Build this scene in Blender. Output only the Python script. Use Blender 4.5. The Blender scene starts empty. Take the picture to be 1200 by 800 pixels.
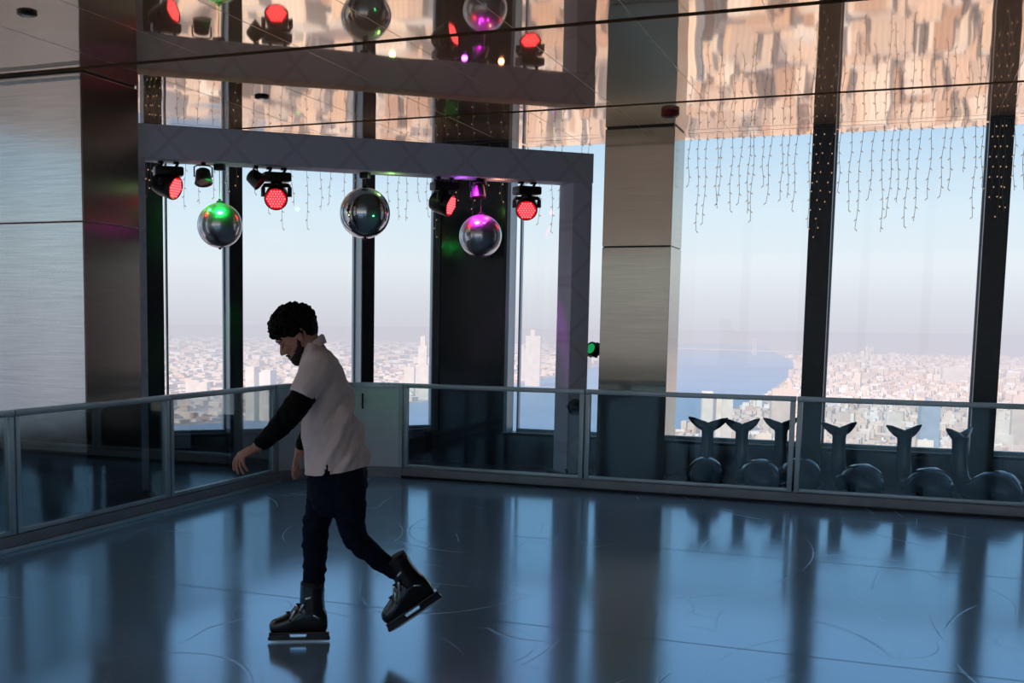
import bpy, bmesh, math, random
import numpy as np
from mathutils import Vector, Matrix, Quaternion, noise
R_ = math.radians; PI = math.pi
random.seed(7)
sc = bpy.context.scene
C = sc.collection
CAM_H = 1.62
# ------------------------------------------------------------------ camera
def cam_rot(y, p, r):
    cy,sy,cp,sp,cr,sr = math.cos(y),math.sin(y),math.cos(p),math.sin(p),math.cos(r),math.sin(r)
    Ry = Matrix(((cy,-sy,0),(sy,cy,0),(0,0,1))); B = Matrix(((1,0,0),(0,0,-1),(0,1,0)))
    Rx = Matrix(((1,0,0),(0,cp,-sp),(0,sp,cp))); Rz = Matrix(((cr,-sr,0),(sr,cr,0),(0,0,1)))
    return Rz @ Rx @ B @ Ry
RW = cam_rot(R_(-22.59815763), R_(6.10067184), R_(0.62678908))
FPX, PPX, PPY = 1365.65, 476.437, 520.097
cd = bpy.data.cameras.new('camera'); cam = bpy.data.objects.new('camera', cd); C.objects.link(cam)
m3 = RW.transposed() @ Matrix(((1,0,0),(0,-1,0),(0,0,-1)))
cam.matrix_world = Matrix.Translation((0,0,CAM_H)) @ m3.to_4x4()
cd.sensor_width = 36; cd.lens = FPX/1200*36
cd.shift_x = (600-PPX)/1200; cd.shift_y = (PPY-400)/1200
cd.clip_start = .05; cd.clip_end = 90000
sc.camera = cam
sc.view_settings.view_transform = 'Standard'
sc.view_settings.look = 'None'
sc.view_settings.exposure = 0.0
sc.cycles.max_bounces = 8; sc.cycles.glossy_bounces = 5; sc.cycles.transparent_max_bounces = 16
sc.cycles.caustics_reflective = True; sc.cycles.sample_clamp_indirect = 4
try: sc.cycles.blur_glossy = .3
except Exception: pass

# ------------------------------------------------------------------ materials
def lin(c):
    return tuple(((v/255)/12.92 if v <= 10 else ((v/255+.055)/1.055)**2.4) for v in c)
class NT:
    def __init__(s, name):
        s.m = bpy.data.materials.new(name); s.m.use_nodes = True; s.t = s.m.node_tree; s.t.nodes.clear()
        s.out = s.n('ShaderNodeOutputMaterial')
    def n(s, typ, **kw):
        nd = s.t.nodes.new(typ)
        for k, v in kw.items():
            if k.startswith('_'): setattr(nd, k[1:], v)
            else:
                k = k.replace('__', ' ')
                nd.inputs[int(k[1:]) if k[0] == 'i' and k[1:].isdigit() else k].default_value = v
        return nd
    def l(s, a, b): s.t.links.new(a, b)
    def math(s, op, a, b=None, c=None):
        nd = s.n('ShaderNodeMath', _operation=op)
        for i, v in enumerate((a, b, c)):
            if v is None: continue
            if isinstance(v, (int, float)): nd.inputs[i].default_value = v
            else: s.l(v, nd.inputs[i])
        return nd.outputs[0]
    def ramp(s, fac, stops):
        r = s.n('ShaderNodeValToRGB'); e = r.color_ramp.elements
        while len(e) < len(stops): e.new(.5)
        for i, (p, c) in enumerate(stops): e[i].position = p; e[i].color = (*c[:3], 1)
        s.l(fac, r.inputs[0]); return r.outputs[0]
def pbr(name, col, rough=.5, metal=0, bump=0, bscale=20, bdist=.002, stretch=(1,1,1), spec=.5, emit=None, es=0, var=0, aniso=0, coat=0, bdetail=3):
    s = NT(name); p = s.n('ShaderNodeBsdfPrincipled')
    p.inputs['Base Color'].default_value = (*col, 1); p.inputs['Roughness'].default_value = rough
    p.inputs['Metallic'].default_value = metal; p.inputs['Specular IOR Level'].default_value = spec
    p.inputs['Coat Weight'].default_value = coat
    if emit: p.inputs['Emission Color'].default_value = (*emit, 1); p.inputs['Emission Strength'].default_value = es
    if aniso:
        p.inputs['Anisotropic'].default_value = aniso
        tg = s.n('ShaderNodeTangent', _direction_type='RADIAL', _axis='Z'); s.l(tg.outputs[0], p.inputs['Tangent'])
    if bump or var:
        g = s.n('ShaderNodeNewGeometry'); mp = s.n('ShaderNodeMapping'); mp.inputs['Scale'].default_value = stretch
        s.l(g.outputs['Position'], mp.inputs[0]); nz = s.n('ShaderNodeTexNoise', Scale=bscale, Detail=bdetail); s.l(mp.outputs[0], nz.inputs[0])
        if bump:
            b = s.n('ShaderNodeBump', Strength=bump, Distance=bdist); s.l(nz.outputs[0], b.inputs['Height']); s.l(b.outputs[0], p.inputs['Normal'])
        if var:
            lo = tuple(c*(1-var) for c in col); hi = tuple(min(1, c*(1+var)) for c in col)
            s.l(s.ramp(nz.outputs[0], [(.3, lo), (.7, hi)]), p.inputs['Base Color'])
    s.l(p.outputs[0], s.out.inputs[0]); return s.m
def glass_mat(name, tint=(1,1,1), f0=.04, grime=0.0):
    s = NT(name); tr = s.n('ShaderNodeBsdfTransparent'); tr.inputs[0].default_value = (*tint, 1)
    gl = s.n('ShaderNodeBsdfGlossy', Roughness=.0)
    fr = s.n('ShaderNodeFresnel', IOR=1.45)
    fac = s.math('MINIMUM', s.math('MULTIPLY', fr.outputs[0], f0/.034), .6)
    mx = s.n('ShaderNodeMixShader'); s.l(fac, mx.inputs[0]); s.l(tr.outputs[0], mx.inputs[1]); s.l(gl.outputs[0], mx.inputs[2])
    if grime:
        df = s.n('ShaderNodeBsdfDiffuse'); df.inputs[0].default_value = (.8,.85,.9,1)
        m2 = s.n('ShaderNodeMixShader'); m2.inputs[0].default_value = grime
        s.l(mx.outputs[0], m2.inputs[1]); s.l(df.outputs[0], m2.inputs[2]); mx = m2
    s.l(mx.outputs[0], s.out.inputs[0]); return s.m
def emis(name, col, st):
    s = NT(name); e = s.n('ShaderNodeEmission', Strength=st); e.inputs[0].default_value = (*col, 1); s.l(e.outputs[0], s.out.inputs[0]); return s.m

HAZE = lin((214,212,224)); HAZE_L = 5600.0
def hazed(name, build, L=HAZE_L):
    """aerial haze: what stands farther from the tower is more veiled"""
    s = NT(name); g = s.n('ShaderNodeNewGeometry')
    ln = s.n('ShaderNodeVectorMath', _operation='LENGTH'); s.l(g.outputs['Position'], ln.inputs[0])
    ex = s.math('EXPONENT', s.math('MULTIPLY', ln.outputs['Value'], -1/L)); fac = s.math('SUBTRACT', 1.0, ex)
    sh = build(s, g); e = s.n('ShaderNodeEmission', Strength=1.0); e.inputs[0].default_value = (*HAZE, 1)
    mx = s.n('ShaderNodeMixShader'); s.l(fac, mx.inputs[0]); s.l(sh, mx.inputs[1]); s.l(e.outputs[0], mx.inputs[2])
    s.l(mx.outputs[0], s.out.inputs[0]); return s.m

M = {}
# wavy polished bronze-steel ceiling
def ceiling_mat():
    s = NT('polished_ceiling_steel'); p = s.n('ShaderNodeBsdfPrincipled', Metallic=1.0, Roughness=.035)
    p.inputs['Base Color'].default_value = (.72,.575,.405,1)
    g = s.n('ShaderNodeNewGeometry')
    mp = s.n('ShaderNodeMapping'); mp.inputs['Scale'].default_value = (.9, .6, 1); s.l(g.outputs['Position'], mp.inputs[0])
    n1 = s.n('ShaderNodeTexNoise', Scale=1.35, Detail=.6, Roughness=.3); s.l(mp.outputs[0], n1.inputs[0])
    b = s.n('ShaderNodeBump', Strength=1.0, Distance=.0065); s.l(n1.outputs[0], b.inputs['Height']); s.l(b.outputs[0], p.inputs['Normal'])
    rg = s.n('ShaderNodeBsdfGlossy', Roughness=.55); rg.inputs[0].default_value = (.75,.55,.36,1); mx = s.n('ShaderNodeMixShader'); mx.inputs[0].default_value = .20
    s.l(p.outputs[0], mx.inputs[1]); s.l(rg.outputs[0], mx.inputs[2])
    s.l(mx.outputs[0], s.out.inputs[0]); return s.m
M['ceil'] = ceiling_mat()
def steel_mat(name, col, rough):
    s = NT(name); p = s.n('ShaderNodeBsdfPrincipled', Metallic=1.0, Roughness=rough, Anisotropic=.75)
    tg = s.n('ShaderNodeTangent', _direction_type='RADIAL', _axis='Z'); s.l(tg.outputs[0], p.inputs['Tangent'])
    g = s.n('ShaderNodeNewGeometry'); mp = s.n('ShaderNodeMapping'); mp.inputs['Scale'].default_value = (1.2,1.2,60); s.l(g.outputs['Position'], mp.inputs[0])
    n1 = s.n('ShaderNodeTexNoise', Scale=2.0, Detail=4); s.l(mp.outputs[0], n1.inputs[0])
    lo = tuple(c*.82 for c in col); s.l(s.ramp(n1.outputs[0], [(.3, lo), (.7, col)]), p.inputs['Base Color'])
    b = s.n('ShaderNodeBump', Strength=.12, Distance=.0005); s.l(n1.outputs[0], b.inputs['Height']); s.l(b.outputs[0], p.inputs['Normal'])
    s.l(p.outputs[0], s.out.inputs[0]); return s.m
M['steel'] = steel_mat('brushed_steel', (.40,.37,.30), .13)
M['steel_shaded'] = steel_mat('shaded_brushed_steel', (.17,.145,.125), .2)  # darker copy of the steel, the side's dim reflection put into its colour
M['steel_skylit'] = steel_mat('sky_lit_brushed_steel', (.80,.86,.86), .24)  # paler copy of the steel, bright sky reflection put into its colour
M['spandrel'] = pbr('dark_spandrel_metal', (.16,.165,.18), .22, 1, var=.15, bscale=3)
M['dark'] = pbr('black_mullion_metal', (.022,.027,.030), .35, .3, var=.2, bscale=8)
M['pillar'] = pbr('black_glass_pillar', (.012,.02,.022), .12, 0, var=.2, bscale=2)
M['frame_light'] = pbr('pale_window_frame', (.30,.38,.44), .35, .4, var=.06, bscale=5)
M['rail'] = pbr('brushed_aluminium_rail', (.40,.47,.50), .38, .55, var=.06, bscale=12)
M['curb'] = pbr('grey_curb_board', (.24,.26,.30), .4, 0, var=.12, bscale=6)
M['gate'] = pbr('frosted_grey_panel', (.62,.72,.80), .45, 0, var=.05, bscale=3)
M['floor'] = pbr('dark_stone_floor', (.035,.04,.048), .35, 0, var=.2, bscale=3)
M['reflect_dark'] = pbr('painted_dark_reflection', (.075,.075,.085), .4, .3, var=.1, bscale=3)  # flat tone standing in for the dark reflection low on the columns
M['brown'] = pbr('dark_bronze_wall', (.10,.085,.075), .4, .2, var=.15, bscale=2)
M['back'] = pbr('dark_wall', (.05,.05,.055), .6, 0, var=.15, bscale=2)
M['fabric'] = None
M['black'] = pbr('black_housing', (.010,.010,.012), .38, 0, var=.2, bscale=30)
M['blackmetal'] = pbr('black_bracket_metal', (.02,.02,.022), .4, .7, var=.2, bscale=30)
M['lens'] = pbr('dark_lens_glass', (.01,.02,.015), .05, 0, spec=.8, var=.1, bscale=30)
M['red'] = emis('red_led', (1,.05,.06), 4.5)
M['redring'] = pbr('red_lit_lens', (.55,.01,.02), .25, 0, emit=(1,.01,.02), es=.5, var=.1, bscale=40)
M['green'] = emis('green_led', (.02,.55,.16), .55)
M['glass'] = glass_mat('window_glass', (.97,.985,.98), .05, .0)
M['railglass'] = glass_mat('barrier_glass', (.84,.90,.91), .03, .0)
M['bulb'] = emis('warm_bulb', (1,.62,.36), .55)
M['wire'] = pbr('thin_lead_wire', (.22,.23,.25), .5, 0, var=.1, bscale=50)
M['whale'] = pbr('blue_moulded_plastic', (.014,.045,.085), .18, 0, var=.15, bscale=5, coat=.4)
M['white'] = pbr('ceiling_joint_light', (.45,.38,.30), .3, .8, var=.05, bscale=5)

def fabric_mat():
    s = NT('stretch_truss_cover'); p = s.n('ShaderNodeBsdfPrincipled', Roughness=.75)
    g = s.n('ShaderNodeTexCoord'); sp = s.n('ShaderNodeSeparateXYZ'); s.l(g.outputs['Object'], sp.inputs[0])
    # the lattice of the truss pressing through the cloth
    a = s.math('PINGPONG', s.math('ADD', sp.outputs['X'], sp.outputs['Z']), .29)
    b = s.math('PINGPONG', s.math('SUBTRACT', sp.outputs['X'], sp.outputs['Z']), .29)
    k = s.math('MINIMUM', s.math('ABSOLUTE', a), s.math('ABSOLUTE', b))
    s.l(s.ramp(k, [(0, (.58,.57,.68)), (.05, (.70,.70,.82)), (.09, (.68,.69,.80))]), p.inputs['Base Color'])
    bp = s.n('ShaderNodeBump', Strength=.3, Distance=.01); nz = s.n('ShaderNodeTexNoise', Scale=3.0); s.l(g.outputs['Object'], nz.inputs[0]); s.l(nz.outputs[0], bp.inputs['Height']); s.l(bp.outputs[0], p.inputs['Normal'])
    s.l(p.outputs[0], s.out.inputs[0]); return s.m
M['fabric'] = fabric_mat()

def ice_mat():
    s = NT('blue_synthetic_ice'); g = s.n('ShaderNodeNewGeometry')
    # blade scratches: thin edges of stretched, distorted cells at three angles
    acc = None
    for off, sc_, r0, th, wt in ((0,.30,.22,.0022,.9),(3.3,.42,.33,.0028,.7),(7.1,.55,.27,.0035,1),(11.7,.8,.36,.005,.6),(17.2,1.2,.3,.008,.55),(23.9,.24,.4,.0018,.9),(31.1,.36,.12,.0026,.8),(41.0,1.8,.33,.012,.5),(47.0,.65,.45,.004,.6)):
        mp = s.n('ShaderNodeMapping'); mp.inputs['Location'].default_value = (off, off*.7, 0); mp.inputs['Rotation'].default_value = (0,0,off); mp.inputs['Scale'].default_value = (1, .62, 1); s.l(g.outputs['Position'], mp.inputs[0])
        vo = s.n('ShaderNodeTexVoronoi', _feature='F1', Scale=sc_); s.l(mp.outputs[0], vo.inputs['Vector'])
        # skate arcs: thin rings round scattered centres, broken up by a mask
        rg_ = s.math('PINGPONG', s.math('ADD', vo.outputs['Distance'], -r0), .21)
        ln = s.math('SUBTRACT', 1.0, s.math('MINIMUM', s.math('DIVIDE', rg_, th), 1.0))
        mk = s.n('ShaderNodeTexNoise', Scale=1.3, Detail=2); s.l(mp.outputs[0], mk.inputs[0])
        mask = s.math('MULTIPLY', s.math('MAXIMUM', s.math('SUBTRACT', mk.outputs[0], .50), 0.0), 8.0*wt)
        ln = s.math('MULTIPLY', ln, s.math('MINIMUM', mask, wt))
        acc = ln if acc is None else s.math('MAXIMUM', acc, ln)
    big = s.n('ShaderNodeTexNoise', Scale=.55, Detail=4); s.l(g.outputs['Position'], big.inputs[0])
    fine = s.n('ShaderNodeTexNoise', Scale=9, Detail=5); s.l(g.outputs['Position'], fine.inputs[0])
    col = s.ramp(big.outputs[0], [(.3, (.30,.48,.66)), (.7, (.38,.56,.74))])
    sq = s.n('ShaderNodeSeparateXYZ'); s.l(g.outputs['Position'], sq.inputs[0])
    seam = s.math('PINGPONG', s.math('ADD', sq.outputs[1], 1.42), 1.22)
    seam = s.math('MULTIPLY', s.math('LESS_THAN', seam, .014), .4)
    sm_ = s.n('ShaderNodeMixRGB'); s.l(seam, sm_.inputs[0]); s.l(col, sm_.inputs[1]); sm_.inputs[2].default_value = (.04,.07,.10,1); col = sm_.outputs[0]
    mc = s.n('ShaderNodeMixRGB'); s.l(s.math('MULTIPLY', acc, .5), mc.inputs[0]); s.l(col, mc.inputs[1]); mc.inputs[2].default_value = (.60,.75,.85,1)
    df = s.n('ShaderNodeBsdfDiffuse'); s.l(mc.outputs[0], df.inputs[0])
    gl = s.n('ShaderNodeBsdfGlossy'); gl.inputs[0].default_value = (.56,.79,1.0,1)
    rr = s.math('ADD', s.math('MULTIPLY', big.outputs[0], .10), s.math('ADD', .085, s.math('MULTIPLY', acc, .25))); s.l(rr, gl.inputs['Roughness'])
    hh = s.math('ADD', s.math('MULTIPLY', fine.outputs[0], .35), s.math('MULTIPLY', acc, -.6))
    bp = s.n('ShaderNodeBump', Strength=.5, Distance=.0016); s.l(hh, bp.inputs['Height']); s.l(bp.outputs[0], gl.inputs['Normal'])
    fr = s.n('ShaderNodeLayerWeight', Blend=.5)
    fac = s.math('ADD', .27, s.math('MULTIPLY', s.math('POWER', fr.outputs['Facing'], 2.6), .56))
    mx = s.n('ShaderNodeMixShader'); fac = s.math('MULTIPLY', fac, s.math('SUBTRACT', 1.0, seam))
    s.l(fac, mx.inputs[0]); s.l(df.outputs[0], mx.inputs[1]); s.l(gl.outputs[0], mx.inputs[2])
    s.l(mx.outputs[0], s.out.inputs[0]); return s.m
M['ice'] = ice_mat()
def ball_mat(w=.12):
    s = NT('mirror_ball_tiles'); g = s.n('ShaderNodeTexCoord')
    a = s.n('ShaderNodeBsdfGlossy', Roughness=.03); a.inputs[0].default_value = (.62,.66,.68,1)
    b = s.n('ShaderNodeBsdfGlossy', Roughness=.42); b.inputs[0].default_value = (.6,.62,.64,1)
    mx = s.n('ShaderNodeMixShader'); mx.inputs[0].default_value = w; s.l(a.outputs[0], mx.inputs[1]); s.l(b.outputs[0], mx.inputs[2])
    s.l(mx.outputs[0], s.out.inputs[0]); return s.m
M['ball'] = ball_mat(.10); M['ball_lit'] = ball_mat(.36)

def b_city(s, g, water=False):
    vo = s.n('ShaderNodeTexVoronoi', Scale=1/60, _feature='F1'); 
    sp = s.n('ShaderNodeSeparateXYZ'); s.l(g.outputs['Position'], sp.inputs[0])
    cb = s.n('ShaderNodeCombineXYZ'); s.l(sp.outputs[0], cb.inputs[0]); s.l(sp.outputs[1], cb.inputs[1]); s.l(cb.outputs[0], vo.inputs['Vector'])
    s2 = s.n('ShaderNodeSeparateColor'); s.l(vo.outputs['Color'], s2.inputs[0])
    col = s.ramp(s2.outputs[0], [(0, (.55,.36,.28)), (.2, (.80,.60,.48)), (.4, (.95,.78,.66)), (.6, (.62,.50,.46)), (.8, (.98,.86,.76)), (1, (.97,.95,.94))])
    fl = s.math('PINGPONG', sp.outputs[2], 3.2); fx = s.math('PINGPONG', s.math('ADD', sp.outputs[0], sp.outputs[1]), 3.0)
    win = s.math('MULTIPLY', s.math('GREATER_THAN', fl, 1.5), s.math('GREATER_THAN', fx, 1.3))
    up = s.n('ShaderNodeSeparateXYZ'); s.l(g.outputs['Normal'], up.inputs[0])
    win = s.math('MULTIPLY', win, s.math('LESS_THAN', up.outputs[2], .5))
    mc = s.n('ShaderNodeMixRGB', _blend_type='MULTIPLY'); s.l(s.math('MULTIPLY', win, .32), mc.inputs[0]); s.l(col, mc.inputs[1]); mc.inputs[2].default_value = (.25,.25,.32,1)
    d = s.n('ShaderNodeBsdfDiffuse'); s.l(mc.outputs[0], d.inputs[0]); return d.outputs[0]
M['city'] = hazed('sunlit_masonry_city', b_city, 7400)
def b_ground(s, g):
    n1 = s.n('ShaderNodeTexVoronoi', Scale=1/70); s.l(g.outputs['Position'], n1.inputs['Vector'])
    s2 = s.n('ShaderNodeSeparateColor'); s.l(n1.outputs['Color'], s2.inputs[0])
    n2 = s.n('ShaderNodeTexNoise', Scale=1/1200, Detail=5); s.l(g.outputs['Position'], n2.inputs[0])
    v = s.math('ADD', s.math('MULTIPLY', s2.outputs[0], .55), s.math('MULTIPLY', n2.outputs[0], .5))
    c = s.ramp(v, [(.1, (.16,.14,.18)), (.45, (.32,.28,.30)), (.7, (.60,.50,.48)), (1, (.9,.80,.75))])
    d = s.n('ShaderNodeBsdfDiffuse'); s.l(c, d.inputs[0]); return d.outputs[0]
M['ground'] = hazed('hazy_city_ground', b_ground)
def b_water(s, g):
    n2 = s.n('ShaderNodeTexNoise', Scale=1/500, Detail=6); s.l(g.outputs['Position'], n2.inputs[0])
    d = s.n('ShaderNodeBsdfPrincipled', Roughness=.4)
    s.l(s.ramp(n2.outputs[0], [(.3, (.07,.22,.46)), (.7, (.12,.30,.54))]), d.inputs['Base Color']); return d.outputs[0]
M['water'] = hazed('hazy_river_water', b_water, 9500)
def b_plain(col):
    def f(s, g):
        d = s.n('ShaderNodeBsdfDiffuse'); n2 = s.n('ShaderNodeTexNoise', Scale=1/25, Detail=2); s.l(g.outputs['Position'], n2.inputs[0])
        s.l(s.ramp(n2.outputs[0], [(.3, tuple(c*.8 for c in col)), (.7, col)]), d.inputs[0]); return d.outputs[0]
    return f
M['pale'] = hazed('pale_tower_stone', b_plain((.95,.85,.76)))
M['blueglass'] = hazed('blue_glass_tower', b_plain((.30,.42,.58)))
M['brick'] = hazed('brick_tower', b_plain((.80,.64,.55)))

# ------------------------------------------------------------------ mesh helpers
def box(bm, c, s, rot=None, bev=0):
    r = bmesh.ops.create_cube(bm, size=1)
    mt = Matrix.Translation(c) @ ((rot.to_4x4() if rot else Matrix.Identity(4))) @ Matrix.Diagonal((*s, 1))
    bmesh.ops.transform(bm, matrix=mt, verts=r['verts'])
    if bev:
        ed = list({e for v in r['verts'] for e in v.link_edges}); bmesh.ops.bevel(bm, geom=ed, offset=bev, segments=2, affect='EDGES', profile=.6)
def box2(bm, a, b, bev=0):
    box(bm, [(a[i]+b[i])/2 for i in range(3)], [abs(b[i]-a[i]) for i in range(3)], None, bev)
def frame_from(d, up=(0,0,1)):
    d = Vector(d).normalized(); u = Vector(up)
    if abs(d.dot(u)) > .95: u = Vector((1,0,0))
    x = d.cross(u).normalized(); y = x.cross(d).normalized(); return x, y, d
def loft(bm, rings, cap=True):
    vs = [[bm.verts.new(p) for p in r] for r in rings]; n = len(rings[0])
    for a, b in zip(vs, vs[1:]):
        for i in range(n):
            j = (i+1) % n; bm.faces.new((a[i], a[j], b[j], b[i]))
    if cap: bm.faces.new(list(reversed(vs[0]))); bm.faces.new(vs[-1])
    return vs
def tube(bm, pts, rad, seg=12, cap=True, up=(0,0,1), flat=None):
    """tube along pts; rad a number, list, or list of (rx, ry)"""
    P = [Vector(p) for p in pts]; rings = []; px = None
    for i, p in enumerate(P):
        d = (P[min(i+1, len(P)-1)] - P[max(i-1, 0)])
        x, y, d = frame_from(d, up)
        if px is not None and x.dot(px) < 0 and up == (0,0,1): x, y = -x, -y
        px = x
        r = rad if isinstance(rad, (int, float)) else rad[i]
        rx, ry = (r, r) if isinstance(r, (int, float)) else r
        rings.append([p + x*rx*math.cos(2*PI*k/seg) + y*ry*math.sin(2*PI*k/seg) for k in range(seg)])
    return loft(bm, rings, cap)
def ell(bm, c, r, rot=None, sub=3):
    q = bmesh.ops.create_icosphere(bm, subdivisions=sub, radius=1)
    mt = Matrix.Translation(c) @ (rot.to_4x4() if rot else Matrix.Identity(4)) @ Matrix.Diagonal((*r, 1))
    bmesh.ops.transform(bm, matrix=mt, verts=q['verts'])
def cyl(bm, a, b, r, seg=20, r2=None): tube(bm, [a, b], [r, r2 if r2 is not None else r], seg)
def lathe(bm, prof, seg=24, mt=None):
    rings = [[Vector((r*math.cos(2*PI*k/seg), r*math.sin(2*PI*k/seg), z)) for k in range(seg)] for r, z in prof]
    if mt: rings = [[mt @ p for p in r] for r in rings]
    loft(bm, rings)
def obj(name, bm, mat, parent=None, smooth=True, angle=40):
    me = bpy.data.meshes.new(name); bmesh.ops.recalc_face_normals(bm, faces=bm.faces[:]); bm.to_mesh(me); bm.free()
    o = bpy.data.objects.new(name, me); C.objects.link(o)
    if mat: me.materials.append(mat)
    if smooth:
        me.polygons.foreach_set('use_smooth', [True]*len(me.polygons))
        try: me.set_sharp_from_angle(angle=R_(angle))
        except Exception: pass
    if parent: o.parent = parent
    return o
def tag(o, label=None, cat=None, group=None, kind=None):
    if label: o['label'] = label
    if cat: o['category'] = cat
    if group: o['group'] = group
    if kind: o['kind'] = kind
    return o
def thing(name, label, cat, loc=(0,0,0), rz=0, group=None, kind=None):
    o = bpy.data.objects.new(name, None); C.objects.link(o); o.empty_display_size = .1
    o.location = loc; o.rotation_euler = (0,0,rz); return tag(o, label, cat, group, kind)
def struct(name, bm, m, parent=None, smooth=False):
    o = obj(name, bm, m, parent, smooth)
    if not parent: o['kind'] = 'structure'
    return o
def copy_tree(o, parent=None):
    c = o.copy(); C.objects.link(c); c.parent = parent
    for ch in list(o.children): copy_tree(ch, c)
    return c
def BM(): return bmesh.new()

# ------------------------------------------------------------------ world and sun
w = bpy.data.worlds.new('sky'); sc.world = w; w.use_nodes = True; t = w.node_tree; t.nodes.clear()
ow = t.nodes.new('ShaderNodeOutputWorld'); bg = t.nodes.new('ShaderNodeBackground'); bg.inputs[1].default_value = 1.0
tc = t.nodes.new('ShaderNodeTexCoord'); sx = t.nodes.new('ShaderNodeSeparateXYZ'); t.links.new(tc.outputs['Generated'], sx.inputs[0])
mr = t.nodes.new('ShaderNodeMapRange'); mr.inputs['From Min'].default_value = -.1; mr.inputs['From Max'].default_value = .9; t.links.new(sx.outputs['Z'], mr.inputs[0])
rp = t.nodes.new('ShaderNodeValToRGB'); t.links.new(mr.outputs[0], rp.inputs[0])
stops = [(0, HAZE), (.085, HAZE), (.115, lin((219,222,230))), (.145, lin((227,234,240))), (.19, lin((214,232,244))), (.25, lin((184,214,239))), (.45, lin((140,182,222))), (1, lin((95,138,190)))]
e = rp.color_ramp.elements
while len(e) < len(stops): e.new(.5)
for i, (p, c) in enumerate(stops): q = (1,1,1.06,1.1,1.12,1.12,1.2,1.3)[i]; e[i].position = p; e[i].color = (*[v*q for v in c], 1)
t.links.new(rp.outputs[0], bg.inputs[0]); t.links.new(bg.outputs[0], ow.inputs[0])
sd = bpy.data.lights.new('sun', 'SUN'); sd.energy = 6.5; sd.color = (1,.80,.66); sd.angle = R_(.6)
so = bpy.data.objects.new('sun', sd); C.objects.link(so)
so.rotation_euler = Vector((-.28,-1,.86)).to_track_quat('Z', 'Y').to_euler()

# ------------------------------------------------------------------ room shell
ZC = 3.57; SILL = .37; YF = 12.67; XR = 7.0; XL = -8.7; YB = -9.0
A43 = R_(43); T43 = Vector((math.cos(A43), math.sin(A43), 0)); N43 = Vector((math.sin(A43), -math.cos(A43), 0)); W0 = Vector((-6.34,11.36,0))
def dp(tt, off=0, z=0): return W0 + T43*tt + N43*off + Vector((0,0,z))
PTL = dp(-3.2); 
bm = BM(); outline = [(XR+.3,YB-.3),(XR+.3,YF+.3),(-4.8,YF+.3),(PTL.x-.25,PTL.y+.3),(XL-.3,YB-.3)]
vs = [bm.verts.new((x,y,-.012)) for x,y in outline]; f = bm.faces.new(vs)
r = bmesh.ops.extrude_face_region(bm, geom=[f]); bmesh.ops.translate(bm, verts=[v for v in r['geom'] if isinstance(v, bmesh.types.BMVert)], vec=(0,0,-.3))
struct('floor', bm, M['floor'])
# ceiling: mirror panels between dark reveals
bm = BM(); ys = [YF+.3, 10.795, 10.705, 7.805, 7.715, 4.82, 4.73, 1.83, 1.74, -1.16, -1.25, -4.15, -4.24, -7.14, -7.23, YB-.3]
for k in range(0, len(ys), 2):
    y1, y0 = ys[k], ys[k+1]
    box2(bm, (XL-.3, y0, ZC), (XR+.3, y1, ZC+.05))
struct('ceiling', bm, M['ceil'])
bm = BM(); box2(bm, (XL-.3,YB-.3,ZC+.06), (XR+.3,YF+.3,ZC+.16)); struct('trim_1', bm, M['dark'])
bm = BM()
for k in range(-6, 6):
    x = -.85 + .81*k*1.0
    if k % 1 == 0:
        for j in range(0, len(ys), 2):
            box2(bm, (x-.0018, ys[j+1], ZC-.0012), (x+.0018, ys[j], ZC+.001))
struct('trim_2', bm, M['white'])
# front wall: spandrel, sill, head
def spandrel(name, a, b, n):
    """low wall from a to b (xy), n = inward normal"""
    a = Vector((*a,0)); b = Vector((*b,0)); n = Vector((*n,0)); bm = BM(); d = (b-a); L = d.length; d.normalize()
    rot = Matrix((d, -n, Vector((0,0,1)))).transposed()
    k = max(1, round(L/1.55)); w_ = L/k
    for i in range(k):
        c = a + d*(w_*(i+.5)) + n*.10 + Vector((0,0,SILL/2-.02)); box(bm, c, (w_-.008, .03, SILL-.04), rot)
    box(bm, a + d*(L/2) - n*.06 + Vector((0,0,SILL/2-.02)), (L, .26, SILL-.03), rot)
    return struct(name, bm, M['spandrel'])
def ledge(name, a, b, n):
    a = Vector((*a,0)); b = Vector((*b,0)); n = Vector((*n,0)); bm = BM(); d = (b-a); L = d.length; d.normalize()
    rot = Matrix((d, -n, Vector((0,0,1)))).transposed()
    box(bm, a + d*(L/2) + n*.03 + Vector((0,0,SILL-.02)), (L, .22, .03), rot); return struct(name, bm, M['dark'])
def window(i, a, b, n):
    """glazed bay from a to b: light bottom and side frame, one pane"""
    a = Vector((*a[:2],0)); b = Vector((*b[:2],0)); n = Vector((*n[:2],0)); d = b-a; L = d.length; d.normalize()
    rot = Matrix((d, -n, Vector((0,0,1)))).transposed(); bm = BM()
    box(bm, a+d*(L/2)+Vector((0,0,SILL+.012)), (L,.07,.03), rot)
    box(bm, a+d*.012+Vector((0,0,(SILL+ZC)/2)), (.02,.07,ZC-SILL-.02), rot); box(bm, b-d*.012+Vector((0,0,(SILL+ZC)/2)), (.02,.07,ZC-SILL-.02), rot)
    fr = struct('window_%d' % i, bm, M['frame_light'])
    bm = BM(); p = [a+d*.01, b-d*.01]
    bm.faces.new([bm.verts.new(q) for q in (p[0]+Vector((0,0,SILL)), p[1]+Vector((0,0,SILL)), p[1]+Vector((0,0,ZC)), p[0]+Vector((0,0,ZC)))])
    obj('pane', bm, M['glass'], fr, False); return fr
wn = [0]; tn = [2]
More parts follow.
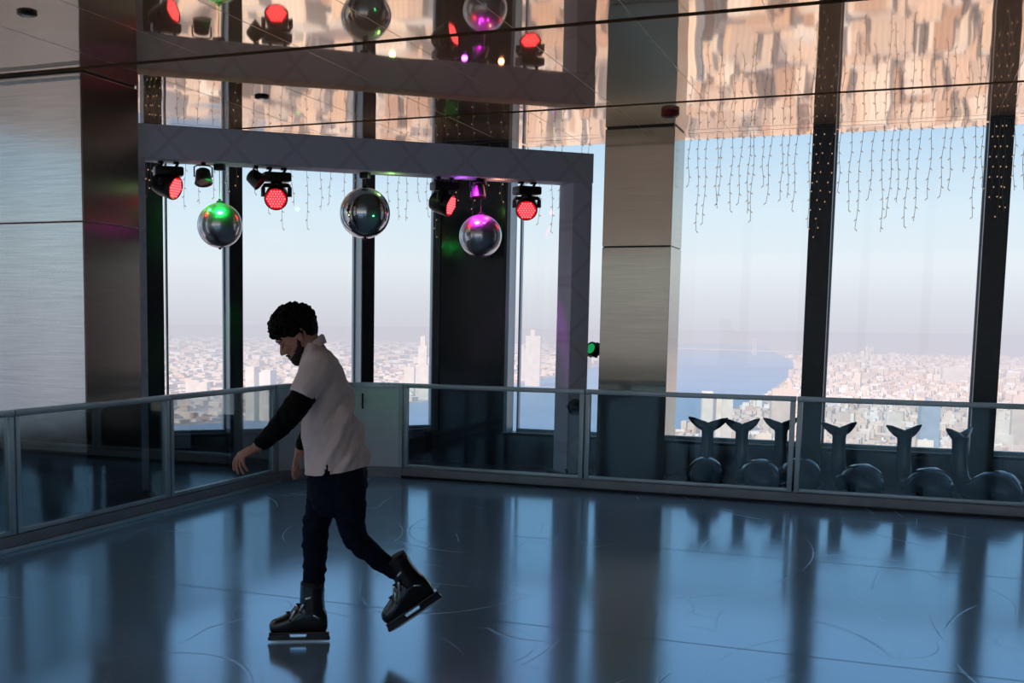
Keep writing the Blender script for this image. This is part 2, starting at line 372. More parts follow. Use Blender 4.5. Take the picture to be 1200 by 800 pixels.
def mullion(c, d, n, w_, dep, light=True):
    """vertical fin: black face, daylight on one side painted as a pale strip"""
    c = Vector((*c[:2],0)); d = Vector((*d[:2],0)); n = Vector((*n[:2],0)); rot = Matrix((d, -n, Vector((0,0,1)))).transposed()
    tn[0] += 1; bm = BM(); box(bm, c + n*(dep/2) + Vector((0,0,ZC/2)), (w_, dep, ZC), rot)
    t_ = struct('trim_%d' % tn[0], bm, M['dark'])
    if light:
        bm = BM(); box(bm, c - d*(w_/2+.004) + n*(dep/2-.005) + Vector((0,0,(SILL+ZC)/2)), (.008, dep-.02, ZC-SILL), rot); obj('pale_side_strip', bm, M['frame_light'], t_, False)  # pale strip: daylight on the fin's side put into the colour
    return t_
# front wall
spandrel('wall_front', (XR, YF), (-4.95, YF), (0,-1)); ledge('trim_100', (XR, YF), (-4.95, YF), (0,-1))
xs = [-2.33, -.75, .83, 2.41, 3.99, 5.57]
for x in xs: mullion((x, YF+.02), (1,0), (0,-1), .21, .2, False)
eds = [-3.97] + xs + [XR]
for a, b in zip(eds, eds[1:]):
    wn[0] += 1; window(wn[0], (a+.1 if a > -3.9 else a+.03, YF+.08), (b-.1, YF+.08), (0,-1))
# corner wall
spandrel('wall_corner', dp(-3.2)[:2], dp(1.95)[:2], N43[:2]); ledge('trim_101', dp(-3.2)[:2], dp(1.95)[:2], N43[:2])
for a, b in ((-3.1,-1.43),(-1.17,-.53),(-.38,.95),(1.10,1.9)):
    wn[0] += 1; window(wn[0], dp(a, -.02), dp(b, -.02), N43)
for tc_, w_, dpth in ((-1.317,.176,.28),(-.46,.135,.28),(1.02,.14,.28)): mullion(dp(tc_, -.02), T43, N43, w_, dpth)
# left, right, back walls (behind and beside the photographer): same system
def side(name, a, b, n, k):
    spandrel(name, a, b, n); a = Vector(a); b = Vector(b); n_ = Vector(n)
    ledge('trim_%d' % (102+k), a, b, n)
    L = (b-a).length; c = round(L/1.58); d = (b-a)/L; st = L/c
    for i in range(c):
        p, q = a+d*(st*i+.1)-n_*.08, a+d*(st*(i+1)-.1)-n_*.08; wn[0] += 1; window(wn[0], p, q, n)
        if i: mullion(a+d*(st*i), d, n, .2, .2, False)
side('wall_left', (XL, YB), (XL, PTL.y-.05), (1,0), 0)
bm = BM(); box2(bm, (XR,YB-.3,-.01), (XR+.25,YF+.3,ZC)); struct('wall_right', bm, M['brown'])
side('wall_back', (XR, YB), (XL, YB), (0,1), 2)

# black pillar in the corner, steel columns
def column(name, x0, x1, y0, y1, mat, label, seam=2.38, top=True):
    t_ = thing(name, label, 'pillar', ((x0+x1)/2, (y0+y1)/2, 0)); cx, cy = (x0+x1)/2, (y0+y1)/2
    bm = BM()
    for z0, z1 in (((0, seam-.004), (seam+.004, ZC-.012)) if seam else ((0, ZC),)):
        box2(bm, (x0-cx, y0-cy, z0), (x1-cx, y1-cy, z1), .006)
    obj('cladding', bm, mat, t_, False)
    if seam:
        bm = BM(); box2(bm, (x0-cx+.012, y0-cy+.012, .01), (x1-cx-.012, y1-cy-.012, ZC-.001)); obj('core', bm, M['dark'], t_, False)
    return t_
colL = column('steel_column', -7.75, -6.11, 7.81, 8.57, M['steel_skylit'], 'wide brushed steel column at the left edge, behind the left glass barrier')
bm = BM(); box2(bm, (.8205,-.374,.0), (.829,.375,2.374)); box2(bm, (.8205,-.374,2.386), (.829,.375,ZC-.02)); obj('shaded_side', bm, M['steel_shaded'], colL, False)  # added skin; the shading of this side is painted in
bm = BM(); box2(bm, (-.82,-.392,3.500), (.815,-.38,3.525)); obj('top_band', bm, M['rail'], colL, False)
bm = BM(); box2(bm, (.29,-.398,.31), (.41,-.3895,.43), .003); o = obj('outlet_cover', bm, M['black'], colL, False); o.location = (.05,0,0)
sc2 = column('steel_column', -2.82, -2.12, 11.94, 12.55, M['steel'], 'brushed steel column between the fabric portal and the right-hand windows')
bm = BM(); box2(bm, (-.352,-.3095,.0),(.352,-.301,.88)); obj('dark_reflection', bm, M['reflect_dark'], sc2, False)  # added sheet: dark floor reflection painted on the column foot
bm = BM(); box2(bm, (-.82,-.389,.0),(.8205,-.3805,.50)); obj('dark_reflection', bm, M['reflect_dark'], colL, False)  # added likewise, painting the dark lower reflection on the left column
pil = column('black_pillar', -4.86, -3.99, 12.42, 12.63, M['pillar'], 'broad glossy black pillar in the far corner between the windows', None)
bm = BM(); box2(bm, (-.43,-.125,.36), (-.35,-.105,ZC)); box2(bm, (.405,-.12,.36), (.435,.1,ZC)); obj('edge_fin', bm, M['dark'], pil, False)
bm = BM(); box2(bm, (.437,-.14,.37), (.475,.1,ZC)); obj('pale_side_strip', bm, M['frame_light'], pil, False)

# ceiling fittings
def disc(name, label, cat, x, y, r, h, mat, parts=None):
    t_ = thing(name, label, cat, (x,y,ZC)); bm = BM(); lathe(bm, [(r*.96,.0005),(r,-.006),(r,-h*.7),(r*.8,-h)], 28); obj('housing', bm, mat, t_)
    bm = BM(); lathe(bm, [(r*.5,-h*.95),(r*.45,-h*1.15),(.004,-h*1.2)], 20); obj('lens', bm, M['lens'], t_)
disc('ceiling_speaker', 'round black ceiling fitting over the steel column at the upper left', 'ceiling fitting', -5.3, 6.25, .065, .02, M['black'])
disc('ceiling_speaker', 'round black ceiling fitting above the fabric-covered portal beam', 'ceiling fitting', -5.29, 9.28, .065, .02, M['black'])
M['redbox'] = pbr('dark_red_alarm', (.20,.006,.008), .35, 0, var=.1, bscale=30)
disc('alarm_strobe', 'small dark red round alarm on the ceiling by the steel column', 'alarm', -2.04, 11.21, .085, .05, M['redbox'])

# ------------------------------------------------------------------ rink
ARC_C = Vector((-4.62,10.04,0)); AR = .93
def arc(r, a): return ARC_C + Vector((r*math.cos(a), r*math.sin(a), 0))
bm = BM(); ol = [(6.6,-8.4),(6.6,10.97)] + [tuple(arc(AR, a)[:2]) for a in np.linspace(PI/2, PI, 13)] + [(-5.55,-8.4)]
f = bm.faces.new([bm.verts.new((x,y,0)) for x,y in ol]); r = bmesh.ops.extrude_face_region(bm, geom=[f])
bmesh.ops.translate(bm, verts=[v for v in r['geom'] if isinstance(v, bmesh.types.BMVert)], vec=(0,0,-.010))
o = obj('ice_surface', bm, M['ice'], None, False); tag(o, 'scratched blue synthetic ice surface of the skating rink', 'ice rink')
def rail_panel(a, b, label, grp):
    a = Vector((*a,0)); b = Vector((*b,0)); d = b-a; L = d.length; rz = math.atan2(d.y, d.x)
    t_ = thing('barrier_panel', label, 'barrier', a, rz, grp)
    bm = BM(); box2(bm, (0,-.03,.925), (L,.03,.97), .006); obj('top_rail', bm, M['rail'], t_)
    bm = BM(); box2(bm, (.045,-.018,.105), (L-.045,.018,.135), .003); obj('bottom_rail', bm, M['rail'], t_)
    for x in (.004, L-.049):
        bm = BM(); box2(bm, (x,-.024,.103), (x+.045,.024,.924), .004); obj('post', bm, M['rail'], t_)
    bm = BM(); box2(bm, (.05,-.004,.136), (L-.05,.004,.924)); obj('glass_pane', bm, M['railglass'], t_, False)
    return t_
G1 = 'glass barrier panels around the rink'
rx = [-4.62,-2.72,-.785,1.145,3.07,5.0,6.6]
lr = ['just right of the solid grey corner gate', 'between the portal leg and the steel column, reaching to the third post', 'in front of the blue whale seats', 'right end of the far barrier beyond the whale seats', 'farther right along the far barrier, out by the right wall', 'last one of the far barrier by the right wall']
for i, (a, b) in enumerate(zip(rx, rx[1:])): rail_panel((a+.004, 10.97+.04), (b-.004, 10.97+.04), 'glass barrier panel ' + lr[i], G1)
ry = [10.03, 8.22, 6.345, 4.45, 2.55, .65]
ll = ['on the left side nearest the corner gate, behind the skater\'s hand', 'on the left side in front of the wide steel column', 'cut by the left edge of the photo', 'on the left side beside the photographer, one back', 'on the left side beside the photographer, two back']
for i, (a, b) in enumerate(zip(ry, ry[1:])): rail_panel((-5.59, a-.004), (-5.59, b+.004), 'glass barrier panel ' + ll[i], G1)
def curb(name, a, b, label):
    a = Vector((*a,0)); b = Vector((*b,0)); d = b-a; L = d.length; t_ = thing(name, label, 'curb', a, math.atan2(d.y, d.x))
    return t_, L
t_, L = curb('rink_curb', (-4.62,11.01), (6.6,11.01), 'long low grey kickboard under the far glass barrier')
bm = BM(); box2(bm, (0,-.04,.0005), (L,.05,.101), .005); obj('board', bm, M['curb'], t_)
bm = BM(); box2(bm, (0,-.052,.0005), (L,-.041,.022), .003); obj('skirting', bm, M['blackmetal'], t_)
t_, L = curb('rink_curb', (-5.59,-8.4), (-5.59,10.04), 'long low grey kickboard under the left glass barrier')
bm = BM(); box2(bm, (0,-.04,.0005), (L,.05,.101), .005); obj('board', bm, M['curb'], t_)
bm = BM(); box2(bm, (0,-.07,.0005), (L,-.041,.03), .003); obj('edge_strip', bm, M['rail'], t_)
# solid curved corner gate
t_ = thing('corner_gate', 'solid pale grey curved gate panel closing the rink corner behind the skater', 'gate', arc(AR+.04, 3*PI/4))
off = -arc(AR+.04, 3*PI/4)
def arcbox(bm, r0, r1, z0, z1, a0=PI/2, a1=PI, n=16):
    rings = []
    for a in np.linspace(a0, a1, n):
        rings.append([arc(r, a)+Vector((0,0,z))+off for r, z in ((r0,z0),(r1,z0),(r1,z1),(r0,z1))])
    loft(bm, rings)
bm = BM(); arcbox(bm, AR+.025, AR+.055, .103, .925, PI/2+.05, PI-.05); obj('solid_panel', bm, M['gate'], t_)
bm = BM(); arcbox(bm, AR+.01, AR+.07, .926, .97); obj('top_rail', bm, M['rail'], t_)
bm = BM(); arcbox(bm, AR-.01, AR+.08, .0005, .102); obj('curb_board', bm, M['curb'], t_)
for a in (PI/2+.025, PI-.025):
    bm = BM(); arcbox(bm, AR+.015, AR+.065, .103, .924, a-.024, a+.024, 3); obj('post', bm, M['rail'], t_)
bm = BM(); p = arc(AR+.015, 2.02)+off; cyl(bm, p+Vector((0,0,.70)), p+Vector((.005,-.012,.86)), .009, 10); obj('latch', bm, M['black'], t_)

# ------------------------------------------------------------------ fabric-covered portal
B0 = Vector((-6.31,8.84,0)); bd = Vector((.73055,.68286,0)); bn = Vector((bd.y,-bd.x,0)); BANG = math.atan2(bd.y, bd.x)
port = thing('truss_portal', 'tall portal frame wrapped in pale stretch fabric, hung with lights and mirror balls', 'portal frame', B0, BANG)
def cover(bm, a, b, n=8):
    box2(bm, a, b, .008)
bm = BM(); cover(bm, (-.14,0,3.03), (4.61,.31,3.33)); obj('top_beam', bm, M['fabric'], port)
for x0, x1 in ((-.14,.075),(4.385,4.605)):
    bm = BM(); cover(bm, (x0,.005,.03), (x1,.305,3.028)); lg = obj('leg', bm, M['fabric'], port)
    bm = BM(); box2(bm, (x0-.05,-.05,-.008), (x1+.05,.36,.028), .004); obj('base_plate', bm, M['blackmetal'], port)
    for sx_ in (x0-.01, x1+.01):
        bm = BM(); tube(bm, [(sx_,-.02,.03),(sx_,-.03,.06),(sx_,.0,.075)], .012, 8); obj('foot_bolt', bm, M['blackmetal'], port)
def on_beam(s, off, z): return B0 + bd*s - bn*off + Vector((0,0,z))

# ------------------------------------------------------------------ mirror balls
def mirror_ball(s, z, r, label, off=.15):
    p = on_beam(s, off, z); t_ = thing('mirror_ball', label, 'mirror ball', p, 0, 'mirror balls under the portal beam')
    bm = BM(); bmesh.ops.create_uvsphere(bm, u_segments=72, v_segments=40, radius=r); obj('sphere', bm, M['ball'] if r > .23 else M['ball_lit'], t_, True, 180)
    bm = BM(); lathe(bm, [(.03,r-.004),(.03,r+.014),(.012,r+.02),(.012,r+.035)], 16); obj('top_cap', bm, M['blackmetal'], t_)
    bm = BM(); lathe(bm, [(.006,-r-.014),(.014,-r-.006),(.014,-r+.004)], 12); obj('bottom_stud', bm, M['blackmetal'], t_)
    bm = BM(); cyl(bm, (0,0,r+.03), (0,0,3.03-z-.055), .0035, 8); obj('cable', bm, M['wire'], t_)
    bm = BM(); box(bm, (0,0,3.03-z-.03), (.09,.07,.056), None, .005); obj('motor', bm, M['black'], t_)
    return p
b1 = mirror_ball(.77, 2.47, .208, 'leftmost mirror ball, its top lit green')
b2 = mirror_ball(2.19, 2.64, .245, 'largest mirror ball, unlit grey, in the middle of the beam')
b3 = mirror_ball(3.42, 2.465, .215, 'rightmost mirror ball, its top lit magenta')

# ------------------------------------------------------------------ moving head lights
def disc_pts(n_r, sp):
    out = []
    for i in range(-n_r, n_r+1):
        for j in range(-n_r, n_r+1):
            x = sp*(i+.5*j); y = sp*j*.866
            if math.hypot(x, y) <= sp*n_r+1e-6: out.append((x, y))
    return out
def moving_head(s, z, aim, label, swing=0.0):
    """hung lamp: clamp, base, yoke, tilting head with a face of red leds; aim is a world direction"""
    p = on_beam(s, .15, 0); t_ = thing('moving_head_light', label, 'stage light', (p.x, p.y, 3.027), BANG, 'red moving-head stage lights under the portal beam')
    aim = Matrix.Rotation(-BANG, 3, 'Z') @ Vector(aim).normalized()
    for x in (-.07, .07):
        bm = BM(); tube(bm, [(x,0,-.002),(x+.015,0,-.02),(x,0,-.045)], .014, 10); box(bm, (x,.0,-.012), (.05,.05,.02), None, .004); obj('clamp', bm, M['blackmetal'], t_)
    bm = BM(); box(bm, (0,0,-.09), (.26,.17,.085), None, .02); obj('base', bm, M['black'], t_)
    hz = z-3.03; h = Vector((0,0,hz)); ax = Vector((0,0,1)).cross(aim).normalized()
    bm = BM(); lathe(bm, [(.05,-.13),(.06,-.15),(.06,-.165)], 18)
    for k in (-1, 1):
        q = ax*(.125*k); tube(bm, [Vector((0,0,-.16)), q*.9+Vector((0,0,-.165)), q+Vector((0,0,-.19)), q+Vector((0,0,hz))], [(.03,.02)]*4, 10)
    obj('yoke', bm, M['black'], t_)
    q = aim.to_track_quat('Z', 'Y').to_matrix(); mt = Matrix.Translation(h) @ q.to_4x4()
    bm = BM(); lathe(bm, [(.05,-.15),(.085,-.13),(.105,-.07),(.108,.02),(.112,.07),(.104,.085),(.098,.075)], 28, mt); hd = obj('head', bm, M['black'], t_)
    bm = BM(); lathe(bm, [(.097,.066),(.097,.076),(.001,.078)], 28, mt); obj('lens_plate', bm, M['redring'], t_)
    bm = BM()
    for x, y in disc_pts(3, .027):
        c = mt @ Vector((x, y, .081)); lathe(bm, [(.0105,-.003),(.0095,.003),(.002,.005)], 10, Matrix.Translation(c) @ q.to_4x4())
    obj('led_cells', bm, M['red'], t_)
    return t_
moving_head(.30, 2.81, (.98,.02,-.30), 'leftmost red stage light, head turned to the right, beside the portal leg')
moving_head(1.31, 2.76, (.40,-.86,-.36), 'red stage light facing us between the green-lit and the middle mirror ball')
moving_head(3.02, 2.77, (.99,-.07,-.30), 'red stage light turned sideways, just left of the magenta-lit mirror ball')
moving_head(3.93, 2.77, (.25,-.86,-.42), 'rightmost red stage light facing us, by the right portal leg')
M['plum'] = pbr('dark_plum_lens', (.10,.01,.03), .15, 0, emit=(.5,.02,.1), es=.03, var=.1, bscale=30)
def par_can(s, z, aim, label):
    p = on_beam(s, .1, 0); t_ = thing('par_light', label, 'stage light', (p.x,p.y,3.027), BANG, 'small par lights under the portal beam')
    aim = Matrix.Rotation(-BANG, 3, 'Z') @ Vector(aim).normalized(); hz = z-3.03; ax = Vector((0,0,1)).cross(aim).normalized()
    bm = BM(); box(bm, (0,0,-.014), (.04,.05,.028), None, .004); cyl(bm, (0,0,.0), (0,-.0,-.03), .008, 8); obj('clamp', bm, M['blackmetal'], t_)
    bm = BM(); a = ax*.082; tube(bm, [a+Vector((0,0,hz)), a+Vector((0,0,-.04)), a*.6+Vector((0,0,-.024)), -a*.6+Vector((0,0,-.024)), -a+Vector((0,0,-.04)), -a+Vector((0,0,hz))], .007, 8); obj('bracket', bm, M['blackmetal'], t_)
    q = aim.to_track_quat('Z', 'Y').to_matrix(); mt = Matrix.Translation((0,0,hz)) @ q.to_4x4()
    bm = BM(); lathe(bm, [(.045,-.075),(.065,-.06),(.074,.0),(.080,.055),(.084,.06),(.076,.062),(.070,.05)], 22, mt); obj('can', bm, M['black'], t_)
    bm = BM(); lathe(bm, [(.070,.045),(.069,.050),(.002,.053)], 22, mt); obj('lens', bm, M['plum'], t_)
par_can(.61, 2.90, (.25,-.30,-.9), 'small par light between the leftmost moving head and the green-lit ball')
par_can(1.10, 2.91, (.75,.2,-.62), 'small par light tilted sideways, just right of the green-lit ball')
par_can(3.36, 2.90, (.1,-.1,-1), 'small par light pointing down right above the magenta-lit ball')
def effect_light(p, aim, label, lit):
    t_ = thing('effect_light', label, 'stage light', p); q = Vector(aim).to_track_quat('Z', 'Y').to_matrix(); mt = q.to_4x4()
    bm = BM(); lathe(bm, [(.045,-.06),(.07,-.045),(.078,.0),(.075,.045),(.066,.055),(.058,.045)], 22, mt)
    for k in range(6):
        a = k*PI/3; box(bm, q @ Vector((.078*math.cos(a), .078*math.sin(a), -.01)), (.02,.02,.05), q @ Matrix.Rotation(a, 3, 'Z'), .003)
    obj('housing', bm, M['black'], t_)
    bm = BM(); lathe(bm, [(.057,.040),(.05,.052),(.03,.060),(.002,.063)], 22, mt); obj('lens', bm, M['green'] if lit else M['black'], t_)
    bm = BM(); v = Vector(aim).cross(Vector((0,0,1))).normalized()*.088; w2 = -bn*.0 + bn*(-.10)
    tube(bm, [v, v*.9+w2*.8, -v*.9+w2*.8, -v], .008, 8); obj('bracket', bm, M['blackmetal'], t_)
effect_light(on_beam(4.70, .06, 1.325), (-.45,-.80,.30), 'effect light with a green glowing lens on the outer side of the right portal leg', True)
effect_light(on_beam(4.42, -.10, .735), (-.3,-.75,.45), 'dark unlit effect light low on the right portal leg, behind the barrier', False)

# coloured beams onto the balls
def spot(name, p, tgt, col, en, size=60, rad=.04):
    l = bpy.data.lights.new(name, 'SPOT'); l.energy = en; l.color = col; l.spot_size = R_(size); l.spot_blend = .5; l.shadow_soft_size = rad
    o = bpy.data.objects.new(name, l); C.objects.link(o); o.location = p; o.rotation_euler = (Vector(p)-Vector(tgt)).to_track_quat('Z', 'Y').to_euler()
spot('green_spot', b1+Vector((.18,-.28,.50)), b1+Vector((0,0,.08)), (.02,1,.12), 120, 40, .12)
spot('green_spot', b1+Vector((-.22,-.16,.50)), b1+Vector((0,0,.08)), (.02,1,.12), 90, 40, .10)
spot('magenta_spot', b3+Vector((-.05,-.26,.50)), b3+Vector((0,0,.1)), (.9,.03,1), 190, 38, .11)
spot('magenta_spot', b3+Vector((.2,-.2,.50)), b3+Vector((0,0,.1)), (1,.03,.75), 50, 36, .05)
spot('amber_spot', b2+Vector((-.45,-.5,-.1)), b2, (1,.7,.1), 1.2, 30, .02)
spot('green_spot', b2+Vector((.55,-.35,-.15)), b2, (.05,1,.3), 1.2, 30, .02)
for p, c, e_ in ((on_beam(2.45,.12,2.98), (.45,1,.2), .35), (on_beam(3.2,.12,2.97), (.6,.1,1), .5), (on_beam(3.6,.12,2.97), (1,.4,.2), .45)):
    l = bpy.data.lights.new('glow', 'POINT'); l.energy = e_; l.color = c; l.shadow_soft_size = .03; o = bpy.data.objects.new('glow', l); C.objects.link(o); o.location = p

# ------------------------------------------------------------------ icicle lights
rnd = random.Random(11)
def icicles(a, b, nst, label, z=ZC-.03, lo=.6, hi=1.05):
    a = Vector((*a[:2],0)); b = Vector((*b[:2],0)); t_ = thing('icicle_light_string', label, 'string lights', (a+b)/2+Vector((0,0,z)), 0, 'icicle string lights along the window heads')
    o0 = (a+b)/2; d = b-a; bm = BM(); pts = []
    for i in range(25):
        u = i/24; pts.append(a+d*u-o0+Vector((0,0,.016-.006*abs(math.sin(u*PI*nst/2)))))
    tube(bm, pts, .0016, 5); obj('header_cable', bm, M['wire'], t_)
    for i in range(nst):
        u = (i+.5+rnd.uniform(-.28,.28))/nst; p = a+d*u-o0; ln = rnd.uniform(lo, hi)*(.72 if i % 3 == 0 else 1)
        bm = BM(); bb = bm; marks = []; k = max(4, int(ln/.045)); pp = []; ph = rnd.uniform(0,6)
        sway = rnd.uniform(-.03,.03)
        for j in range(k+1):
            v = j/k; q = p + Vector((.008*math.sin(ph+v*9)+sway*v, .008*math.cos(ph*2+v*7), -ln*v)); pp.append(q)
            if j % 2 == 1:
                s_ = -1 if (j//2) % 2 else 1
                tip = q + d.normalized()*.016*s_+Vector((0,0,-.012))
                tube(bm, [q, tip], .0030, 4); bm.faces.ensure_lookup_table(); nf = len(bm.faces); ell(bm, tip+Vector((0,0,-.003)), (.0060,.0060,.009), None, 1); marks.append((nf, len(bm.faces)))
        tube(bm, pp, .0021, 4); bm.faces.ensure_lookup_table()
        for a_, b_ in marks:
            for q_ in range(a_, b_): bm.faces[q_].material_index = 1
        st = obj('strand', bm, M['wire'], t_); st.data.materials.append(M['bulb'])
yy = YF-.24
segs = [(-3.86,-3.0,6,'in the bay between the black pillar and the steel column'), (-2.08,-.86,15,'across the first wide bay right of the steel column'), (-.86,-.64,3,'clustered on the black mullion right of the first wide bay'),
 (-.62,.72,15,'across the second wide bay, above the middle whale seats'), (.72,.95,4,'clustered on the rightmost black mullion in view'), (.97,2.3,14,'across the bay cut by the right edge of the photo')]
for x0, x1, k, lb in segs: icicles((x0,yy), (x1,yy), k, 'warm icicle light string '+lb)
icicles((-4.8,12.34), (-4.0,12.34), 5, 'warm icicle light string hanging before the black corner pillar')
for t0, t1, k, lb in ((-1.40,-1.24,4,'bunched on the dark post beside the left portal leg'), (-1.15,-.55,5,'in the narrow bay behind the green-lit mirror ball'), (-.52,-.40,1,'on the black mullion behind the green-lit mirror ball'), (-.36,.92,9,'across the bay between the first two mirror balls'), (1.15,1.85,6,'across the bay behind the gap right of the largest mirror ball')):
    icicles(dp(t0,.33), dp(t1,.33), k, 'warm icicle light string '+lb)

# ------------------------------------------------------------------ whale seats
def whale_proto():
    t_ = thing('whale_seat', 'x', 'skating aid')
    # body: fat rounded head (+x), low waist, tail rising at the back
    bm = BM(); path = [((.27,0,.20),.02),((.255,0,.19),.10),((.20,0,.175),.155),((.12,0,.175),.175),((.03,0,.165),.165),((-.05,0,.145),.135),((-.12,0,.14),.105),((-.175,0,.17),.083),((-.21,0,.24),.066),((-.225,0,.33),.066),((-.23,0,.44),.059),((-.232,0,.54),.058),((-.232,0,.61),.066)]
    rings = []
    for i, (p, r) in enumerate(path):
        a = Vector(path[max(0,i-1)][0]); b = Vector(path[min(len(path)-1,i+1)][0]); x, y, d = frame_from(b-a, (0,1,0))
        rings.append([Vector(p)+x*r*math.cos(2*PI*k/24)+y*r*math.sin(2*PI*k/24) for k in range(24)])
    for rg in rings:
        for v in rg: v.z = max(v.z, .004)
    loft(bm, rings)
    body = obj('body', bm, M['whale'], t_, True, 70)
    bm = BM()
    for s in (-1, 1):
        pts = [(-.232,0,.590),(-.232,.045*s,.612),(-.234,.095*s,.635),(-.238,.145*s,.665),(-.244,.190*s,.692)]
        tube(bm, pts, [(.05,.036),(.05,.034),(.042,.026),(.03,.017),(.008,.006)], 14, True, (1,0,0))
    obj('tail_fluke', bm, M['whale'], t_, True, 70)
    for s in (-1, 1):
        bm = BM(); tube(bm, [(.10,.15*s,.10),(.06,.20*s,.07),(.01,.235*s,.045)], [(.045,.018),(.04,.014),(.012,.006)], 12); obj('flipper', bm, M['whale'], t_, True, 70)
        bm = BM(); box(bm, (.16,.148*s,.135), (.055,.03,.05), Matrix.Rotation(-.35*s, 3, 'Z'), .006); obj('handle_slot', bm, M['black'], t_)
        bm = BM(); ell(bm, (.235,.075*s,.235), (.012,.012,.014), None, 2); obj('eye', bm, M['black'], t_)
    return t_
wp = whale_proto()
tails = [(-1.67,-1.61,11.80),(-1.34,-1.06,11.80),(-1.00,-.71,12.12),(-.445,-.15,11.86),(.13,.43,11.86),(.60,1.0,11.80)]
wl = ['leftmost blue whale seat, facing us by the steel column', 'second blue whale seat from the steel column, tail close to the first', 'third blue whale seat from the left, its tail cut by the barrier post', 'fourth blue whale seat from the left, just right of the black mullion', 'fifth blue whale seat from the left, in front of the second wide window', 'rightmost blue whale seat in view, long curved back beside the far right mullion']
for i, (xt, xh, yt) in enumerate(tails):
    o = wp if i == 0 else copy_tree(wp); dx = xh-xt; dy = -math.sqrt(max(.04, (.50**2)-dx*dx)); a = math.atan2(dy, dx)
    o.location = (xt+.278*math.cos(a), yt+.278*math.sin(a), -.010); o.scale = (1.2,1,1); o.rotation_euler = (0,0,a); tag(o, wl[i], 'skating aid', 'blue whale seats behind the barrier')
# ------------------------------------------------------------------ the city far below
GZ = -380.0
def poly(name, pts, z, mat, label, cat):
    bm = BM(); bm.faces.new([bm.verts.new((x, y, z)) for x, y in pts]); o = struct(name, bm, mat); return o
bm = BM(); bmesh.ops.create_circle(bm, cap_ends=True, segments=64, radius=60000); bmesh.ops.translate(bm, verts=bm.verts[:], vec=(0,0,GZ-2)); struct('ground', bm, M['ground'])
bankW = [(-6,-4),(-3.2,1.2),(-2.4,3.2),(-2.03,4.3),(-2.03,5.1),(-2.06,6.4),(-2.2,8.5),(-2.6,12),(-3.1,16.5),(-3.6,22)]
bankE = [(-3.5,-4),(-1.5,.4),(-1.25,1.8),(-.98,2.9),(-.72,3.9),(-.66,5.2),(-.64,6.9),(-.72,9.5),(-.95,12.5),(-1.5,16.5),(-2.2,22)]
poly('river', [(x*1000,y*1000) for x,y in bankW]+[(x*1000,y*1000) for x,y in reversed(bankE)], GZ, M['water'], None, None)
def interp(b, y):
    y /= 1000
    for (x0,y0),(x1,y1) in zip(b, b[1:]):
        if y0 <= y <= y1: return (x0+(x1-x0)*(y-y0)/(y1-y0))*1000
    return (b[-1][0] if y > b[-1][1] else b[0][0])*1000
def shape_verts(kind):
    """unit building: footprint 1x1, height 1"""
    bm = BM()
    if kind == 0: box2(bm, (-.5,-.5,0), (.5,.5,1)); box2(bm, (-.2,-.2,1), (.1,.2,1.12))
    elif kind == 1: box2(bm, (-.5,-.5,0), (.5,.5,.55)); box2(bm, (-.34,-.34,.55), (.34,.34,.85)); box2(bm, (-.18,-.18,.85), (.18,.18,1))
    elif kind == 2: box2(bm, (-.5,-.5,0), (.5,-.1,1)); box2(bm, (-.5,-.1,0), (-.1,.5,.9)); box2(bm, (.1,-.4,1), (.3,-.2,1.1))
    elif kind == 3: box2(bm, (-.5,-.25,0), (.5,.25,1)); box2(bm, (-.12,-.2,1), (.12,.2,1.06))
    elif kind == 4: box2(bm, (-.5,-.5,0), (-.15,.5,1)); box2(bm, (.15,-.5,0), (.5,.5,.94)); box2(bm, (-.15,-.2,0), (.15,.2,.9))
    return bm
protos = []
for k in range(5):
    bm = shape_verts(k); me = bpy.data.meshes.new('building'); bm.to_mesh(me); bm.free(); me.materials.append(M['city']); protos.append(me)
rc = random.Random(5); cand = []; GR = R_(-7)
cg, sg = math.cos(GR), math.sin(GR)
def add_region(u0, u1, v0, v1, du, dv, side, dens, hb):
    u = u0
    while u < u1:
        v = v0
        while v < v1:
            if rc.random() < dens:
                uu = u+rc.uniform(-.07,.07)*du; vv = v+rc.uniform(-.07,.07)*dv
                x = uu*cg-vv*sg; y = uu*sg+vv*cg
                if side(x, y):
                    h = hb*rc.choice((.6,.8,1,1,1.3,1.6)) * (1+ (rc.random() < .03)*rc.uniform(.6,1.6))
                    cand.append((x, y, du*rc.uniform(.55,.8), dv*rc.uniform(.55,.8), h, rc.randrange(5)))
            v += dv
        u += du
def wedge(x, y):   # directions the windows look out on
    a = math.degrees(math.atan2(x, y)); return -47 < a < 12
E_ = lambda x, y: wedge(x, y) and x > interp(bankE, y)+60
W_ = lambda x, y: wedge(x, y) and x < interp(bankW, y)-60
add_region(-3500, 2500, 900, 3600, 62, 52, E_, .85, 38)
add_region(-2500, 3200, 3680, 8500, 66, 56, E_, .88, 24)
add_region(-3500, 4500, 8660, 15000, 150, 120, E_, .8, 34)
add_region(-9000, 0, 1500, 8500, 100, 80, W_, .50, 15)
add_region(-15000, 0, 8750, 17000, 280, 240, W_, .55, 26)
def at(px, py, dist_scale=None, z=GZ):
    d = RW.transposed() @ Vector(((px-PPX)/FPX, (py-PPY)/FPX, 1)); t_ = (z-CAM_H)/d.z; return Vector((0,0,CAM_H))+d*t_
